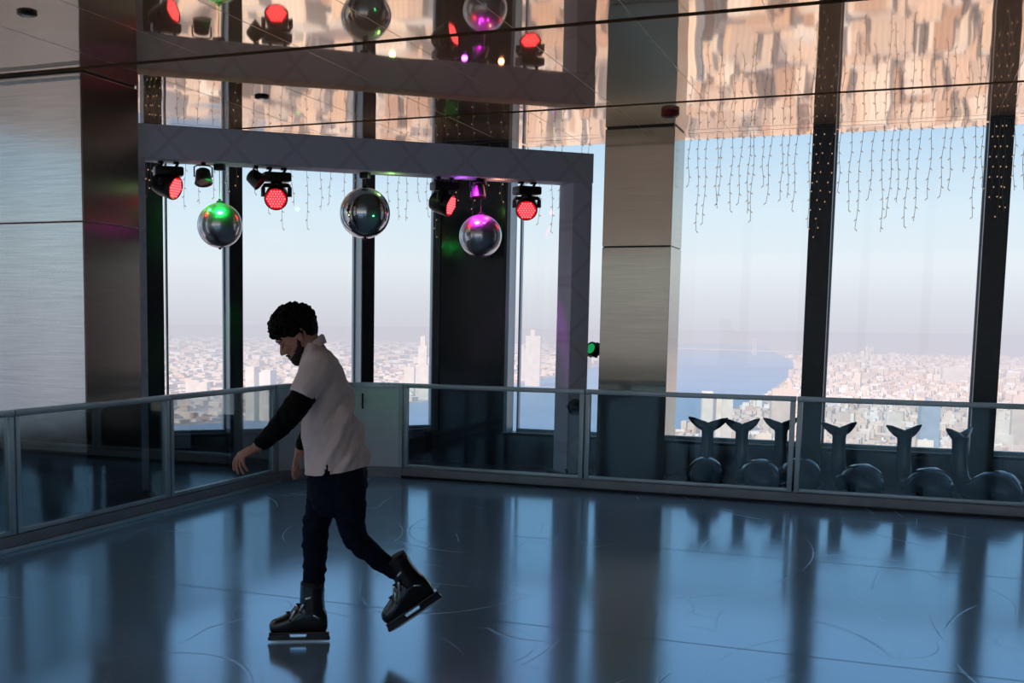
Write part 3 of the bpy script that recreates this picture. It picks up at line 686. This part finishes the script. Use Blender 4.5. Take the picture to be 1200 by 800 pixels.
TOWERS = ((495,468,394,15,1,'pale','tall pale tower with stepped top beyond the river, left of the black pillar'),
 (306,492,430,30,4,'pale','broad pale twin tower low in the left window, in front of the skater'),
 (232,470,448,26,3,'pale','long pale slab building in the leftmost window'),
 (480,462,430,12,0,'pale','small pale block left of the tall tower beside the black pillar'),
 (624,452,394,17,0,'pale','pale high-rise seen between the black pillar and the portal leg'),
 (612,446,404,9,1,'pale','slim pale high-rise right beside the black pillar'),
 (838,524,461,33,4,'pale','wide pale twin tower rising by the riverside above the left whale seats'),
 (915,526,458,26,2,'brick','warm tan tower just left of the barrier post, above the whale seats'),
 (1086,532,478,19,0,'blueglass','blue glass tower standing between the fifth and sixth whale seats'),
 (1046,512,486,15,3,'pale','short pale tower above the fifth whale seat'),
 (1168,540,488,24,1,'pale','pale stepped tower at the right edge, beyond the last mullion'),
 (1192,528,470,16,3,'brick','tan slab tower at the very right edge of the windows'),
 (990,528,500,20,2,'brick','low tan block behind the fourth whale seat'),
 (1118,450,432,26,3,'pale','long pale building farther off, above the blue glass tower'))
TP = [(at(a[0], a[1]), a[3]) for a in TOWERS]; TP = [(p, .72*w_*p.length/FPX+55) for p, w_ in TP]
cand = [q for q in cand if all(math.hypot(q[0]-p.x, q[1]-p.y) > r_ for p, r_ in TP) and not (abs(q[1]-at(884,416).y) < 700 and -3300 < q[0] < -600)]
def in_view(c):
    p = RW @ (Vector((c[0], c[1], GZ+c[4]))-Vector((0,0,CAM_H))); X = FPX*p.x/p.z+PPX; Y = FPX*p.y/p.z+PPY
    if not (195 < X < 1200): return False
    lim = 508 if X < 600 else 506+(X-600)*.045
    if 505 < X < 600 or 645 < X < 690 or 703 < X < 782: return False
    return Y < lim-2
vis = [c for c in cand if in_view(c)]
vis.sort(key=lambda c: -(c[2]*c[4])/(c[0]**2+c[1]**2)); near = vis[:286]; ids = set(map(id, near))
kinds = ['flat-roofed block', 'stepped setback block', 'corner-shaped block', 'slab block', 'twin-wing block']
for c in near:
    o = bpy.data.objects.new('distant_building', protos[c[5]]); C.objects.link(o); o.location = (c[0], c[1], GZ); o.rotation_euler = (0,0,GR); o.scale = (c[2], c[3], c[4])
    sd_ = 'east of the river, seen through the right-hand windows' if c[0] > interp(bankE, c[1]) else 'across the river, seen through the left-hand windows'
    tag(o, 'hazy sunlit city %s %s' % (kinds[c[5]], sd_), 'building', 'hazy %ss %s' % (kinds[c[5]], sd_))
rest = [c for c in cand if id(c) not in ids]
cube = np.array([(-.5,-.5,0),(.5,-.5,0),(.5,.5,0),(-.5,.5,0),(-.5,-.5,1),(.5,-.5,1),(.5,.5,1),(-.5,.5,1)]); fc = [(0,1,5,4),(1,2,6,5),(2,3,7,6),(3,0,4,7),(4,5,6,7)]
V = []; Fs = []
for c in rest:
    parts = [(1,1,1)] if c[5] in (0,2,3) else [(1,1,.6),(.6,.6,1)]
    for a, b, h in parts:
        n0 = len(V)
        for x, y, z in cube:
            x *= c[2]*a; y *= c[3]*b; V.append((c[0]+x*cg-y*sg, c[1]+x*sg+y*cg, GZ+z*c[4]*h))
        Fs += [tuple(n0+i for i in f) for f in fc]
me = bpy.data.meshes.new('distant_city'); me.from_pydata(V, [], Fs); me.materials.append(M['city']); o = bpy.data.objects.new('distant_city', me); C.objects.link(o)
tag(o, 'carpet of countless small hazy city buildings stretching to the horizon', 'city', None, 'stuff')
# towers that stand out
def tower(px, ybase, ytop, wpx, kind, mat, label):
    p = at(px, ybase); dist = p.length; up = (ybase-ytop)*dist/FPX; w_ = wpx*dist/FPX
    me = protos[kind].copy(); me.materials.clear(); me.materials.append(M[mat]); o = bpy.data.objects.new('tower_block', me); C.objects.link(o)
    o.location = p; o.rotation_euler = (0,0,R_(12)); o.scale = (w_, w_*.8, up); tag(o, label, 'tower')
for a in TOWERS: tower(*a)
# suspension bridge
pa, pb, pt, pw = at(770,411), at(950,417), at(884,416), at(757,411)
br = thing('suspension_bridge', 'pale far-off suspension bridge crossing the river', 'bridge', pt)
dv = (pb-pa).normalized(); rot = Matrix((dv, Vector((-dv.y,dv.x,0)), Vector((0,0,1)))).transposed(); k = pt.length/FPX
bm = BM(); box(bm, (pa+pb)/2-pt+Vector((0,0,4.0*k)), ((pb-pa).length, 30, 1.0*k), rot); obj('deck', bm, M['pale'], br, False)
for q in (pt, pt-dv*(125*k)):
    bm = BM()
    for s in (-1, 1): box(bm, q-pt+Vector((0,0,9*k))+dv*(s*1.6*k), (1.1*k, 25, 18*k), rot)
    box(bm, q-pt+Vector((0,0,17.4*k)), (4*k, 25, 1.4*k), rot); box(bm, q-pt+Vector((0,0,6*k)), (4*k, 25, 1.2*k), rot); obj('pylon', bm, M['pale'], br, False)
bm = BM(); pts = [Vector((0,0,0)) - dv*(125*k)*(i/20)+Vector((0,0,(5+12.5*(2*i/20-1)**2)*k)) for i in range(21)]; tube(bm, pts, .2*k, 6); obj('cable', bm, M['pale'], br)

# ------------------------------------------------------------------ the skater
SB = Vector((-2.655, 5.0, 0)); vdir = Vector((SB.x, SB.y, 0)).normalized(); cdir = -vdir; fdir = Vector((-vdir.y, vdir.x, 0)).normalized()
if fdir.x > 0: fdir = -fdir
def J(px, py, d=0.0):
    """joint from the drawing: on the upright plane through the skater, d metres towards the camera side"""
    r = RW.transposed() @ Vector(((px-PPX)/FPX, (py-PPY)/FPX, 1)); o = Vector((0,0,CAM_H)); P0 = SB+cdir*d
    return o + r*((P0-o).dot(cdir)/r.dot(cdir)) - SB
UPX = (0,0,1)
def remeshed(name, bm, mat, parent, voxel, smooth=6, post=None):
    me = bpy.data.meshes.new(name+'_src'); bmesh.ops.recalc_face_normals(bm, faces=bm.faces[:]); bm.to_mesh(me); bm.free()
    o = bpy.data.objects.new(name, me); C.objects.link(o)
    m_ = o.modifiers.new('r', 'REMESH'); m_.mode = 'VOXEL'; m_.voxel_size = voxel; m_.use_smooth_shade = True
    if smooth: s_ = o.modifiers.new('s', 'SMOOTH'); s_.iterations = smooth; s_.factor = .5
    dg = bpy.context.evaluated_depsgraph_get(); ev = o.evaluated_get(dg); m2 = bpy.data.meshes.new_from_object(ev); m2.name = name
    o.modifiers.clear(); o.data = m2; bpy.data.meshes.remove(me)
    if post:
        b = BM(); b.from_mesh(m2); post(b); b.to_mesh(m2); b.free()
    m2.materials.clear(); m2.materials.append(mat); m2.polygons.foreach_set('use_smooth', [True]*len(m2.polygons)); o.parent = parent; return o
def limb(bm, pts, rad, seg=18, end=True):
    """smooth limb through the joints (Catmull-Rom), radii interpolated"""
    P = [Vector(p) for p in pts]; n = len(P); out = []; rr = []
    for i in range(n-1):
        p0, p1, p2, p3 = P[max(0,i-1)], P[i], P[i+1], P[min(n-1,i+2)]
        for s in range(5):
            t_ = s/5; out.append(.5*((2*p1)+(p2-p0)*t_+(2*p0-5*p1+4*p2-p3)*t_**2+(3*p1-p0-3*p2+p3)*t_**3)); rr.append(rad[i]*(1-t_)+rad[i+1]*t_)
    out.append(P[-1]); rr.append(rad[-1]); tube(bm, out, rr, seg); ell(bm, P[0], (rad[0],)*3, None, 2)
    if end: ell(bm, P[-1], (rad[-1],)*3, None, 2)
def skin_shader():
    s = NT('skin'); p = s.n('ShaderNodeBsdfPrincipled', Roughness=.5); p.inputs['Subsurface Weight'].default_value = .05
    g = s.n('ShaderNodeNewGeometry'); n = s.n('ShaderNodeTexNoise', Scale=25, Detail=3); s.l(g.outputs['Position'], n.inputs[0])
    s.l(s.ramp(n.outputs[0], [(.3, (.42,.20,.14)), (.7, (.50,.25,.18))]), p.inputs['Base Color']); s.l(p.outputs[0], s.out.inputs[0]); return s.m
M['skin'] = skin_shader()
M['shirt'] = pbr('pale_pink_shirt_cotton', (.82,.66,.65), .8, 0, spec=.2, bump=.25, bscale=14, bdist=.012, var=.06)
M['undersleeve'] = pbr('black_undersleeve', (.006,.006,.008), .8, 0, spec=.12, bump=.3, bscale=30, bdist=.005, var=.2)
M['jeans'] = pbr('dark_navy_denim', (.006,.010,.024), .85, 0, spec=.12, bump=.4, bscale=22, bdist=.008, var=.25)
M['hair'] = pbr('black_curly_hair', (.004,.0035,.0035), .7, 0, spec=.15, bump=.6, bscale=90, bdist=.004, var=.3)
M['beard'] = pbr('short_dark_beard', (.022,.013,.010), .8, 0, bump=.8, bscale=160, bdist=.003, var=.4)
M['boot'] = pbr('glossy_black_boot_shell', (.008,.008,.010), .16, 0, var=.2, bscale=10, coat=.6)
M['liner'] = pbr('black_padded_liner', (.014,.014,.016), .7, 0, bump=.4, bscale=60, var=.2)
M['buckle'] = pbr('silver_buckle', (.55,.56,.58), .25, 1, var=.1, bscale=60)
M['blade'] = pbr('steel_blade', (.60,.62,.64), .22, 1, var=.06, bscale=20)
M['eye'] = pbr('eye_white', (.16,.11,.09), .3, 0, var=.1, bscale=200)
sk = thing('person', 'curly-haired person in pale shirt, black sleeves and dark jeans gliding left on black skates', 'person', SB)

# head frame: forward, side (towards camera), up
HP = R_(33); hf = fdir*math.cos(HP)+Vector((0,0,-math.sin(HP))); hu = fdir*math.sin(HP)+Vector((0,0,math.cos(HP))); hs = cdir.copy(); HC = J(343.5, 386, 0)
HR = Matrix((hf, hs, hu)).transposed()
def hp(f, s, u): return HC + HR @ Vector((f, s, u))
bm = BM()
ell(bm, hp(-.008,0,.008), (.098,.076,.090), HR)
secs = [(.02,-.085,.092,.073),(-.01,-.08,.093,.071),(-.03,-.075,.087,.068),(-.045,-.068,.085,.066),(-.065,-.055,.088,.064),(-.09,-.04,.088,.058),(-.112,-.015,.087,.050),(-.132,.012,.084,.040),(-.146,.035,.077,.026),(-.150,.045,.068,.012)]
rings = []
for u, b, f, s_ in secs:
    c = (b+f)/2; r = (f-b)/2; ring = []
    for k in range(28):
        a = 2*PI*k/28; ca, sa = math.cos(a), math.sin(a); ex = .85
        ring.append(hp(c+r*math.copysign(abs(ca)**ex, ca), s_*math.copysign(abs(sa)**ex, sa), u))
    rings.append(ring)
loft(bm, rings)
tube(bm, [hp(.082,0,-.024), hp(.094,0,-.045), hp(.106,0,-.066), hp(.104,0,-.076)], [.008,.009,.0115,.009], 12); ell(bm, hp(.106,0,-.070), (.012,.012,.009), HR, 2)
for s in (-1, 1):
    ell(bm, hp(.094,.012*s,-.075), (.011,.008,.008), HR, 2)
    tube(bm, [hp(.089,.010*s,-.022), hp(.087,.035*s,-.018), hp(.072,.055*s,-.026)], [.008,.009,.006], 10)
    ell(bm, hp(.070,.045*s,-.060), (.02,.018,.02), HR, 2)
    # ear
    ear = [hp(-.018+.021*math.cos(a), (.072+.006*math.sin(a*.5))*s, -.040+.031*math.sin(a)) for a in np.linspace(-1.6, 4.2, 14)]
    tube(bm, ear, [.005+.002*math.sin(i/13*PI) for i in range(14)], 8); ell(bm, hp(-.012,.073*s,-.042), (.016,.006,.024), HR, 2)
for z_, f_ in ((-.101,.0895),(-.111,.0885)):
    tube(bm, [hp(f_-.008,-.026,z_), hp(f_,-.011,z_), hp(f_+.001,0,z_+.0005), hp(f_,.011,z_), hp(f_-.008,.026,z_)], [.003,.0055,.006,.0055,.003], 10)
ell(bm, hp(.076,0,-.138), (.014,.018,.012), HR, 2)
# neck, torso core, arms, legs: one continuous body
limb(bm, [hp(-.035,0,-.055), J(362,402,0), J(371,416,0), J(378,432,0)], [.058,.056,.060,.09])
def ering(c, ru, rd, seg=24, tilt=0, ex=.9):
    c = Vector(c); out = []
    for k in range(seg):
        a = 2*PI*k/seg; ca, sa = math.cos(a), math.sin(a); du = ru*math.copysign(abs(ca)**ex, ca); dd = rd*math.copysign(abs(sa)**ex, sa)
        out.append(c + fdir*du + cdir*dd + Vector((0,0,tilt*du)))
    return out
tor = [(376,418,.07,.12),(378,432,.095,.165),(380,450,.105,.165),(383,475,.105,.15),(388,505,.105,.14),(393,532,.11,.14),(396,556,.11,.145),(397,568,.09,.13)]
loft(bm, [ering(J(x,y), a, b) for x, y, a, b in tor])
nearA = [J(374,426,.165), J(356,464,.225), J(334,493,.255), J(316,510,.245), J(302,523,.235)]
limb(bm, nearA, [.056,.050,.043,.036,.027])
farA = [J(378,426,-.165), J(372,468,-.215), J(366,502,-.225), J(356,520,-.20), J(351,531,-.185)]
limb(bm, farA, [.056,.050,.042,.034,.027])
farL = [J(388,545,-.09), J(379,590,-.095), J(370,632,-.095), J(369,660,-.095), J(366,700,-.095), J(366,722,-.095)]
limb(bm, farL, [.075,.055,.045,.040,.030,.026])
nearL = [J(402,545,.09), J(409,590,.10), J(412,624,.10), J(432,645,.10), J(458,664,.10), J(476,686,.10)]
limb(bm, nearL, [.08,.058,.046,.038,.030,.026])
# hands
def finger(bm, pts, r0=.0088, r1=.0065):
    n = len(pts); limb(bm, pts, [r0+(r1-r0)*i/(n-1) for i in range(n)], 10)
def hand(bm, wrist, knuck, across, tips_dir, curl_dir, lens, side_thumb):
    """palm from wrist to knuckle row; across = unit from index to little finger"""
    w_ = Vector(wrist); k_ = Vector(knuck); ax = Vector(across).normalized(); d = (k_-w_).normalized(); nrm = d.cross(ax).normalized()
    rings = []
    for t_, hw, th in ((-.15,.024,.019),(0,.027,.019),(.25,.034,.019),(.6,.041,.017),(.9,.042,.014),(1.05,.036,.010)):
        c = w_.lerp(k_, t_); rings.append([c+ax*hw*math.cos(2*PI*k/16)+nrm*th*math.sin(2*PI*k/16) for k in range(16)])
    loft(bm, rings)
    for i in range(4):
        b = k_ + ax*(-.030+.0200*i) - d*.008; t1 = Vector(tips_dir[i]).normalized(); t2 = (t1+Vector(curl_dir)*.35).normalized(); t3 = (t1+Vector(curl_dir)*.8).normalized(); L = lens[i]
        p1 = b + (d*.3+t1).normalized()*L*.46; p2 = p1+t2*L*.31; p3 = p2+t3*L*.24
        finger(bm, [b, p1, p2, p3], .0092, .0068)
    tb = w_.lerp(k_, .22) - ax*.024; a1 = tb + (d*.55-ax*.75+Vector(curl_dir)*.25).normalized()*.040; a2 = a1+(d*.9-ax*.25+Vector(curl_dir)*.3).normalized()*.030; a3 = a2+(d*.9+Vector(curl_dir)*.45).normalized()*.024
    finger(bm, [tb, a1, a2, a3], .0120, .0082)
dn = Vector((0,0,-1))
hand(bm, J(301,524,.232), J(281,534,.215), (cdir*.9 - fdir*.33+dn*.12), [dn+fdir*.50, dn+fdir*.26, dn+fdir*.0, dn-fdir*.28], (dn*.3-fdir*.75), [.084,.092,.086,.070], 1)
hand(bm, J(351,530,-.186), J(347,543,-.165), (-cdir*.9+fdir*-.3), [dn+fdir*.2, dn+fdir*.15, dn+fdir*.1, dn], (dn*.3-fdir*.6), [.078,.084,.078,.064], -1)
body = remeshed('body', bm, M['skin'], sk, .0036, 3)
# face details
for s in (-1, 1):
    bm = BM(); ell(bm, hp(.0765,.032*s,-.040), (.010,.013,.009), HR, 3); ey = obj('eye', bm, M['eye'], sk)
    bm = BM(); ell(bm, hp(.0845,.033*s,-.044), (.004,.005,.005), HR, 2); obj('iris', bm, M['hair'], ey)
    bm = BM(); tube(bm, [hp(.093,.014*s,-.018), hp(.0925,.034*s,-.012), hp(.078,.055*s,-.020)], [.003,.0042,.002], 8); obj('eyebrow', bm, M['hair'], sk)
# beard: shell over jaw and chin
bm = BM(); rings = []
for u, b, f, s_ in [(-.085,-.04,.084,.0605),(-.10,-.03,.088,.058),(-.118,-.01,.092,.052),(-.136,.012,.091,.044),(-.152,.03,.084,.031),(-.160,.045,.074,.014)]:
    c = (b+f)/2; r = (f-b)/2; rings.append([hp(c+r*math.cos(2*PI*k/28), s_*math.sin(2*PI*k/28), u) for k in range(28)])
loft(bm, rings)
for s in (-1, 1): limb(bm, [hp(-.004,.068*s,-.035), hp(.008,.066*s,-.06), hp(.022,.060*s,-.088), hp(.04,.054*s,-.105)], [.006,.009,.012,.012], 10)
tube(bm, [hp(.083,-.03,-.098), hp(.093,-.014,-.090), hp(.096,0,-.089), hp(.093,.014,-.090), hp(.083,.03,-.098)], .0045, 8)
rb = random.Random(3)
def fuzz(amp, sc_):
    def f(b):
        for v in b.verts: v.co += v.normal*amp*(noise.noise(v.co*sc_)+.5*noise.noise(v.co*sc_*2.3))
    return f
remeshed('beard', bm, M['beard'], sk, .004, 1, fuzz(.003, 120))
# hair: full cap and loose curls
bm = BM(); hc0 = (-.012,0,.020)
ell(bm, hp(-.010,0,.028), (.106,.092,.088), HR); ell(bm, hp(-.060,0,-.020), (.056,.074,.068), HR); ell(bm, hp(.035,0,.060), (.062,.066,.048), HR); ell(bm, hp(-.03,0,.07), (.06,.065,.046), HR)
for s in (-1, 1): ell(bm, hp(-.005,.066*s,.0), (.045,.022,.036), HR)
for i in range(430):
    th = rb.uniform(0, 2*PI); ph = math.acos(rb.uniform(-.75, 1)); v = Vector((math.sin(ph)*math.cos(th), math.sin(ph)*math.sin(th), math.cos(ph)))
    f_, s_, u_ = -.010+v.x*.112, v.y*.096, .022+v.z*.094
    if f_ > .02 and u_ < .018: continue
    if f_ > -.02 and u_ < -.02: continue
    if u_ < -.072: continue
    if abs(s_) > .05 and f_ > -.03 and u_ < -.012: continue
    c = hp(f_, s_, u_); R1 = rb.uniform(.007,.013); a1 = Vector((rb.gauss(0,1), rb.gauss(0,1), rb.gauss(0,1))).normalized(); x, y, d = frame_from(a1); n0 = 9
    tube(bm, [c + (x*math.cos(2*PI*1.1*k/n0)+y*math.sin(2*PI*1.1*k/n0))*R1 + d*(k/n0-.5)*.012 for k in range(n0+1)], .0042, 6)
# fringe curls falling over the forehead
for i in range(46):
    s_ = rb.uniform(-.06,.065); f0 = .088+rb.uniform(-.01,.012)-abs(s_)*.3; u0 = rb.uniform(.0,.07); c = hp(f0, s_, u0); x, y, d = frame_from(hu*-1+hf*.3); n0 = 16; R1 = rb.uniform(.006,.010); ln = rb.uniform(.02,.036)
    tube(bm, [c + (x*math.cos(2*PI*1.6*k/n0)+y*math.sin(2*PI*1.6*k/n0))*R1 + d*ln*(k/n0) for k in range(n0+1)], [.0042-.002*k/n0 for k in range(n0+1)], 6)
remeshed('hair', bm, M['hair'], sk, .0030, 1, fuzz(.0035, 55))

# shirt
bm = BM()
sh = [(397,557,.168,.195,.17),(396,545,.162,.192,.15),(394,530,.155,.188,.11),(389,510,.146,.182,.06),(385.5,490,.138,.180,.02),(382,470,.132,.180,0),(379.5,452,.127,.182,-.03),(377.5,438,.118,.190,-.06),(376.5,426,.104,.196,-.12),(375,416,.085,.175,-.2),(374,409,.068,.12,-.35),(372,404,.058,.078,-.45)]
loft(bm, [ering(J(x,y), a, b, 36, -tl) for x, y, a, b, tl in sh])
limb(bm, [J(376,428,.155), J(366,444,.20), J(354,465,.232)], [.078,.078,.068], 20, False)
limb(bm, [J(378,428,-.155), J(375,450,-.205), J(370,474,-.22)], [.078,.074,.064], 20, False)
zs = J(397,557).z; slit = J(383,560,.19); nearS = J(354,465,.232); dS = (J(334,493,.255)-nearS).normalized(); farS = J(370,474,-.22); dF = (J(366,502,-.225)-farS).normalized()
def shirt_post(b):
    dead = []
    for v in b.verts:
        p = v.co; u = p.dot(fdir); dd = p.dot(cdir); hz_ = (p.z-zs)/.8
        # hanging folds, diagonal from the back of the shoulder to the hem
        k = max(0, min(1, (J(376,430).z-p.z)/.25))
        q = Vector((u*1.0+p.z*.55, dd*.6, p.z*.35))
        wv = noise.noise(q*15)*.024+noise.noise(q*30+Vector((3,1,2)))*.014
        n2 = math.sin((u*1.0+p.z*.45)*46+dd*6)*.006
        fr_ = v.normal.dot(fdir); v.co += v.normal*(wv+n2)*(.25+.75*k)*(.3 if fr_ > .5 else 1-.7*max(0, fr_-.1)/.4 if fr_ > .1 else 1)
    for f in b.faces:
        c = f.calc_center_median(); u = c.dot(fdir)
        hem = zs-.17*u*1.0 + .004+.004*math.sin(u*40)
        us = u-slit.dot(fdir)
        if c.z < hem-.012: dead.append(f)
        elif c.dot(cdir) > .05 and abs(us) < .016*(1-(c.z-hem)/.045) and c.z < hem+.045: dead.append(f)
    bmesh.ops.delete(b, geom=dead, context='FACES')
    bmesh.ops.bisect_plane(b, geom=b.verts[:]+b.edges[:]+b.faces[:], plane_co=Vector((0,0,zs+.004)), plane_no=Vector((0,0,1))+fdir*.17, clear_inner=True)
shirt = remeshed('polo_shirt', bm, M['shirt'], sk, .0075, 6, shirt_post)
# collar
bm = BM(); rg = []
for z_, g_ in ((0,.0),(.022,-.004),(.034,-.010),(.030,.002),(.010,.010),(-.006,.016)):
    c = J(366.5,408); rg.append([c + fdir*((.052+g_)*math.cos(a)) + cdir*((.062+g_)*math.sin(a)) + Vector((0,0,z_ - math.cos(a)*.036)) for a in np.linspace(0, 2*PI, 33)[:-1]])
loft(bm, rg, False); obj('collar', bm, M['shirt'], shirt, True, 80)
# sleeves beneath
bm = BM(); limb(bm, [J(366,446,.19), J(354,466,.232), J(337,489,.255), J(320,507,.247), J(303.5,521.5,.236)], [.055,.061,.057,.046,.032])
def sleeve_post(c1, d1):
    def f(b):
        for v in b.verts: v.co += v.normal*(noise.noise(v.co*38)*.006)
        bmesh.ops.bisect_plane(b, geom=b.verts[:]+b.edges[:]+b.faces[:], plane_co=c1, plane_no=d1, clear_outer=True)
    return f
remeshed('undersleeve', bm, M['undersleeve'], sk, .006, 4, sleeve_post(J(302.5,522.5,.236), (J(301,524,.232)-J(320,507,.247)).normalized()))
bm = BM(); limb(bm, [J(375,452,-.2), J(371,472,-.218), J(366,502,-.225), J(356,519,-.20), J(352.5,528,-.19)], [.052,.054,.050,.040,.032])
remeshed('undersleeve', bm, M['undersleeve'], sk, .006, 4, sleeve_post(J(352,529,-.188), (J(351,531,-.185)-J(356,520,-.20)).normalized()))
# jeans
bm = BM()
loft(bm, [ering(J(x,y), a, b, 28) for x, y, a, b in [(396,538,.135,.165),(396,555,.145,.17),(395,568,.147,.17),(394,582,.135,.165),(392,594,.105,.15),(391,602,.07,.11)]])
limb(bm, [J(384,560,-.085), J(377,592,-.09), J(370,618,-.095), J(369.5,640,-.095), J(368.5,662,-.095), J(367,690,-.095)], [.098,.078,.066,.0635,.058,.053])
limb(bm, [J(404,560,.08), J(409,590,.095), J(412,612,.10), J(418,632,.10), J(435,648,.10), J(452,661,.10), J(462,668,.10)], [.105,.084,.072,.064,.054,.048,.044])
def jeans_post(b):
    for v in b.verts:
        p = v.co; v.co += v.normal*(noise.noise(Vector((p.x*16,p.y*16,p.z*30)))*.008+noise.noise(p*50)*.003)
remeshed('jeans', bm, M['jeans'], sk, .0065, 4, jeans_post)

# skates
def skate(origin, ax_x, ax_z, name='ice_skate'):
    X = Vector(ax_x).normalized(); Z = Vector(ax_z); Z = (Z-X*Z.dot(X)).normalized(); Y = Z.cross(X); Rm = Matrix((X, Y, Z)).transposed(); o = Vector(origin)
    g = bpy.data.objects.new(name, None); C.objects.link(g); g.parent = sk; g.matrix_local = Matrix.Translation(o) @ Rm.to_4x4(); g['label'] = 'glossy black hard-shell ice skate with silver buckles'
    bm = BM(); rings = []
    for x, zb, zt, hw in ((.150,.070,.088,.014),(.142,.056,.104,.034),(.120,.052,.118,.046),(.085,.052,.132,.050),(.045,.052,.152,.049),(.010,.052,.182,.046),(-.030,.052,.215,.045),(-.075,.052,.225,.044),(-.115,.052,.205,.041),(-.138,.058,.150,.032),(-.144,.075,.11,.014)):
        c = (zb+zt)/2; h = (zt-zb)/2; rings.append([Vector((x, hw*math.copysign(abs(math.cos(2*PI*k/24))**.75, math.cos(2*PI*k/24)), c+h*math.copysign(abs(math.sin(2*PI*k/24))**.75, math.sin(2*PI*k/24)))) for k in range(24)])
    loft(bm, rings)
    remeshed('boot_shell', bm, M['boot'], g, .005, 3)
    bm = BM(); rings = []
    for z, c, a, b in ((.150,-.068,.066,.052),(.18,-.066,.064,.054),(.22,-.065,.062,.055),(.26,-.066,.061,.056),(.285,-.068,.062,.057)):
        rings.append([Vector((c+a*math.cos(2*PI*k/26), b*math.sin(2*PI*k/26), z+(.012*math.cos(2*PI*k/26) if z > .25 else 0))) for k in range(26)])
    loft(bm, rings); obj('ankle_cuff', bm, M['boot'], g, True, 60)
    bm = BM(); rings = [[Vector((-.067+r*math.cos(2*PI*k/24), (r-.006)*math.sin(2*PI*k/24), z)) for k in range(24)] for z, r in ((.26,.057),(.295,.060),(.308,.058),(.310,.050))]; loft(bm, rings); obj('liner', bm, M['liner'], g)
    # holder with see-through slot
    bm = BM()
    for x0, x1, x2, x3 in ((.150,.055,.152,.042),(-.045,-.150,-.032,-.152)):
        rings = []
        for z, a, b in ((.055,x0,x1),(.040,(x0+x2)/2,(x1+x3)/2),(.022,x2,x3)): rings.append([Vector(p) for p in ((a,.026,z),(b,.026,z),(b,-.026,z),(a,-.026,z))] if z > .05 else [Vector(p) for p in ((a,.014,z),(b,.014,z),(b,-.014,z),(a,-.014,z))])
        loft(bm, rings)
    box2(bm, (-.155,-.012,.010), (.156,.012,.026), .003); box2(bm, (-.14,-.034,.046), (.142,.034,.056), .003); obj('blade_holder', bm, M['boot'], g, False)
    bm = BM(); pr = [(-.156,.012),(-.150,.003),(-.10,.0),(.10,.0),(.145,.004),(.160,.016),(.158,.022),(-.156,.022)]
    loft(bm, [[Vector((x, y, z)) for x, z in pr] for y in (-.0022,.0022)]); obj('blade', bm, M['blade'], g, False)
    for sd_ in (1, -1):
      for (x0, z0, x1, z1, yy_) in ((.045,.128,.020,.172,.047),(-.002,.170,-.022,.205,.050),(-.030,.232,-.060,.240,.0575)):
        bm = BM(); c = Vector(((x0+x1)/2, (yy_+.004)*sd_, (z0+z1)/2)); an = math.atan2(z1-z0, x1-x0); box(bm, c, (math.hypot(x1-x0, z1-z0), .007, .011), Matrix.Rotation(-an, 3, 'Y'), .002)
        bk = obj('buckle', bm, M['buckle'], g)
      bm = BM(); box(bm, Vector((-.085, .056*sd_, .14)), (.034,.006,.008), Matrix.Rotation(-.5, 3, 'Y'), .002); obj('rivet_plate', bm, M['buckle'], g)
    bm = BM()
    for (x0, z0, hw, n_) in ((.062,.142,.040,9),(.012,.183,.036,9),(-.020,.222,.030,9)):
        tube(bm, [Vector((x0-.004-.02*abs(math.sin(q))+0, hw*1.18*math.sin(q), z0+.010-.048*(1-math.cos(q)))) for q in np.linspace(-1.35,1.35,n_)], [(.010,.004)]*n_, 8)
    obj('strap', bm, M['liner'], g)
# standing skate (far side) flat on the ice
sp_ = J(350.5,757,-.095); sp_.z = 0.001
skate(sp_, fdir, Vector((0,0,1)))
toe = J(459,741,.10); heel = J(518,701.5,.10); mid = (toe+heel)/2
xx = (toe-heel).normalized(); skate(mid, xx, Vector((0,0,1))-xx*xx.z)
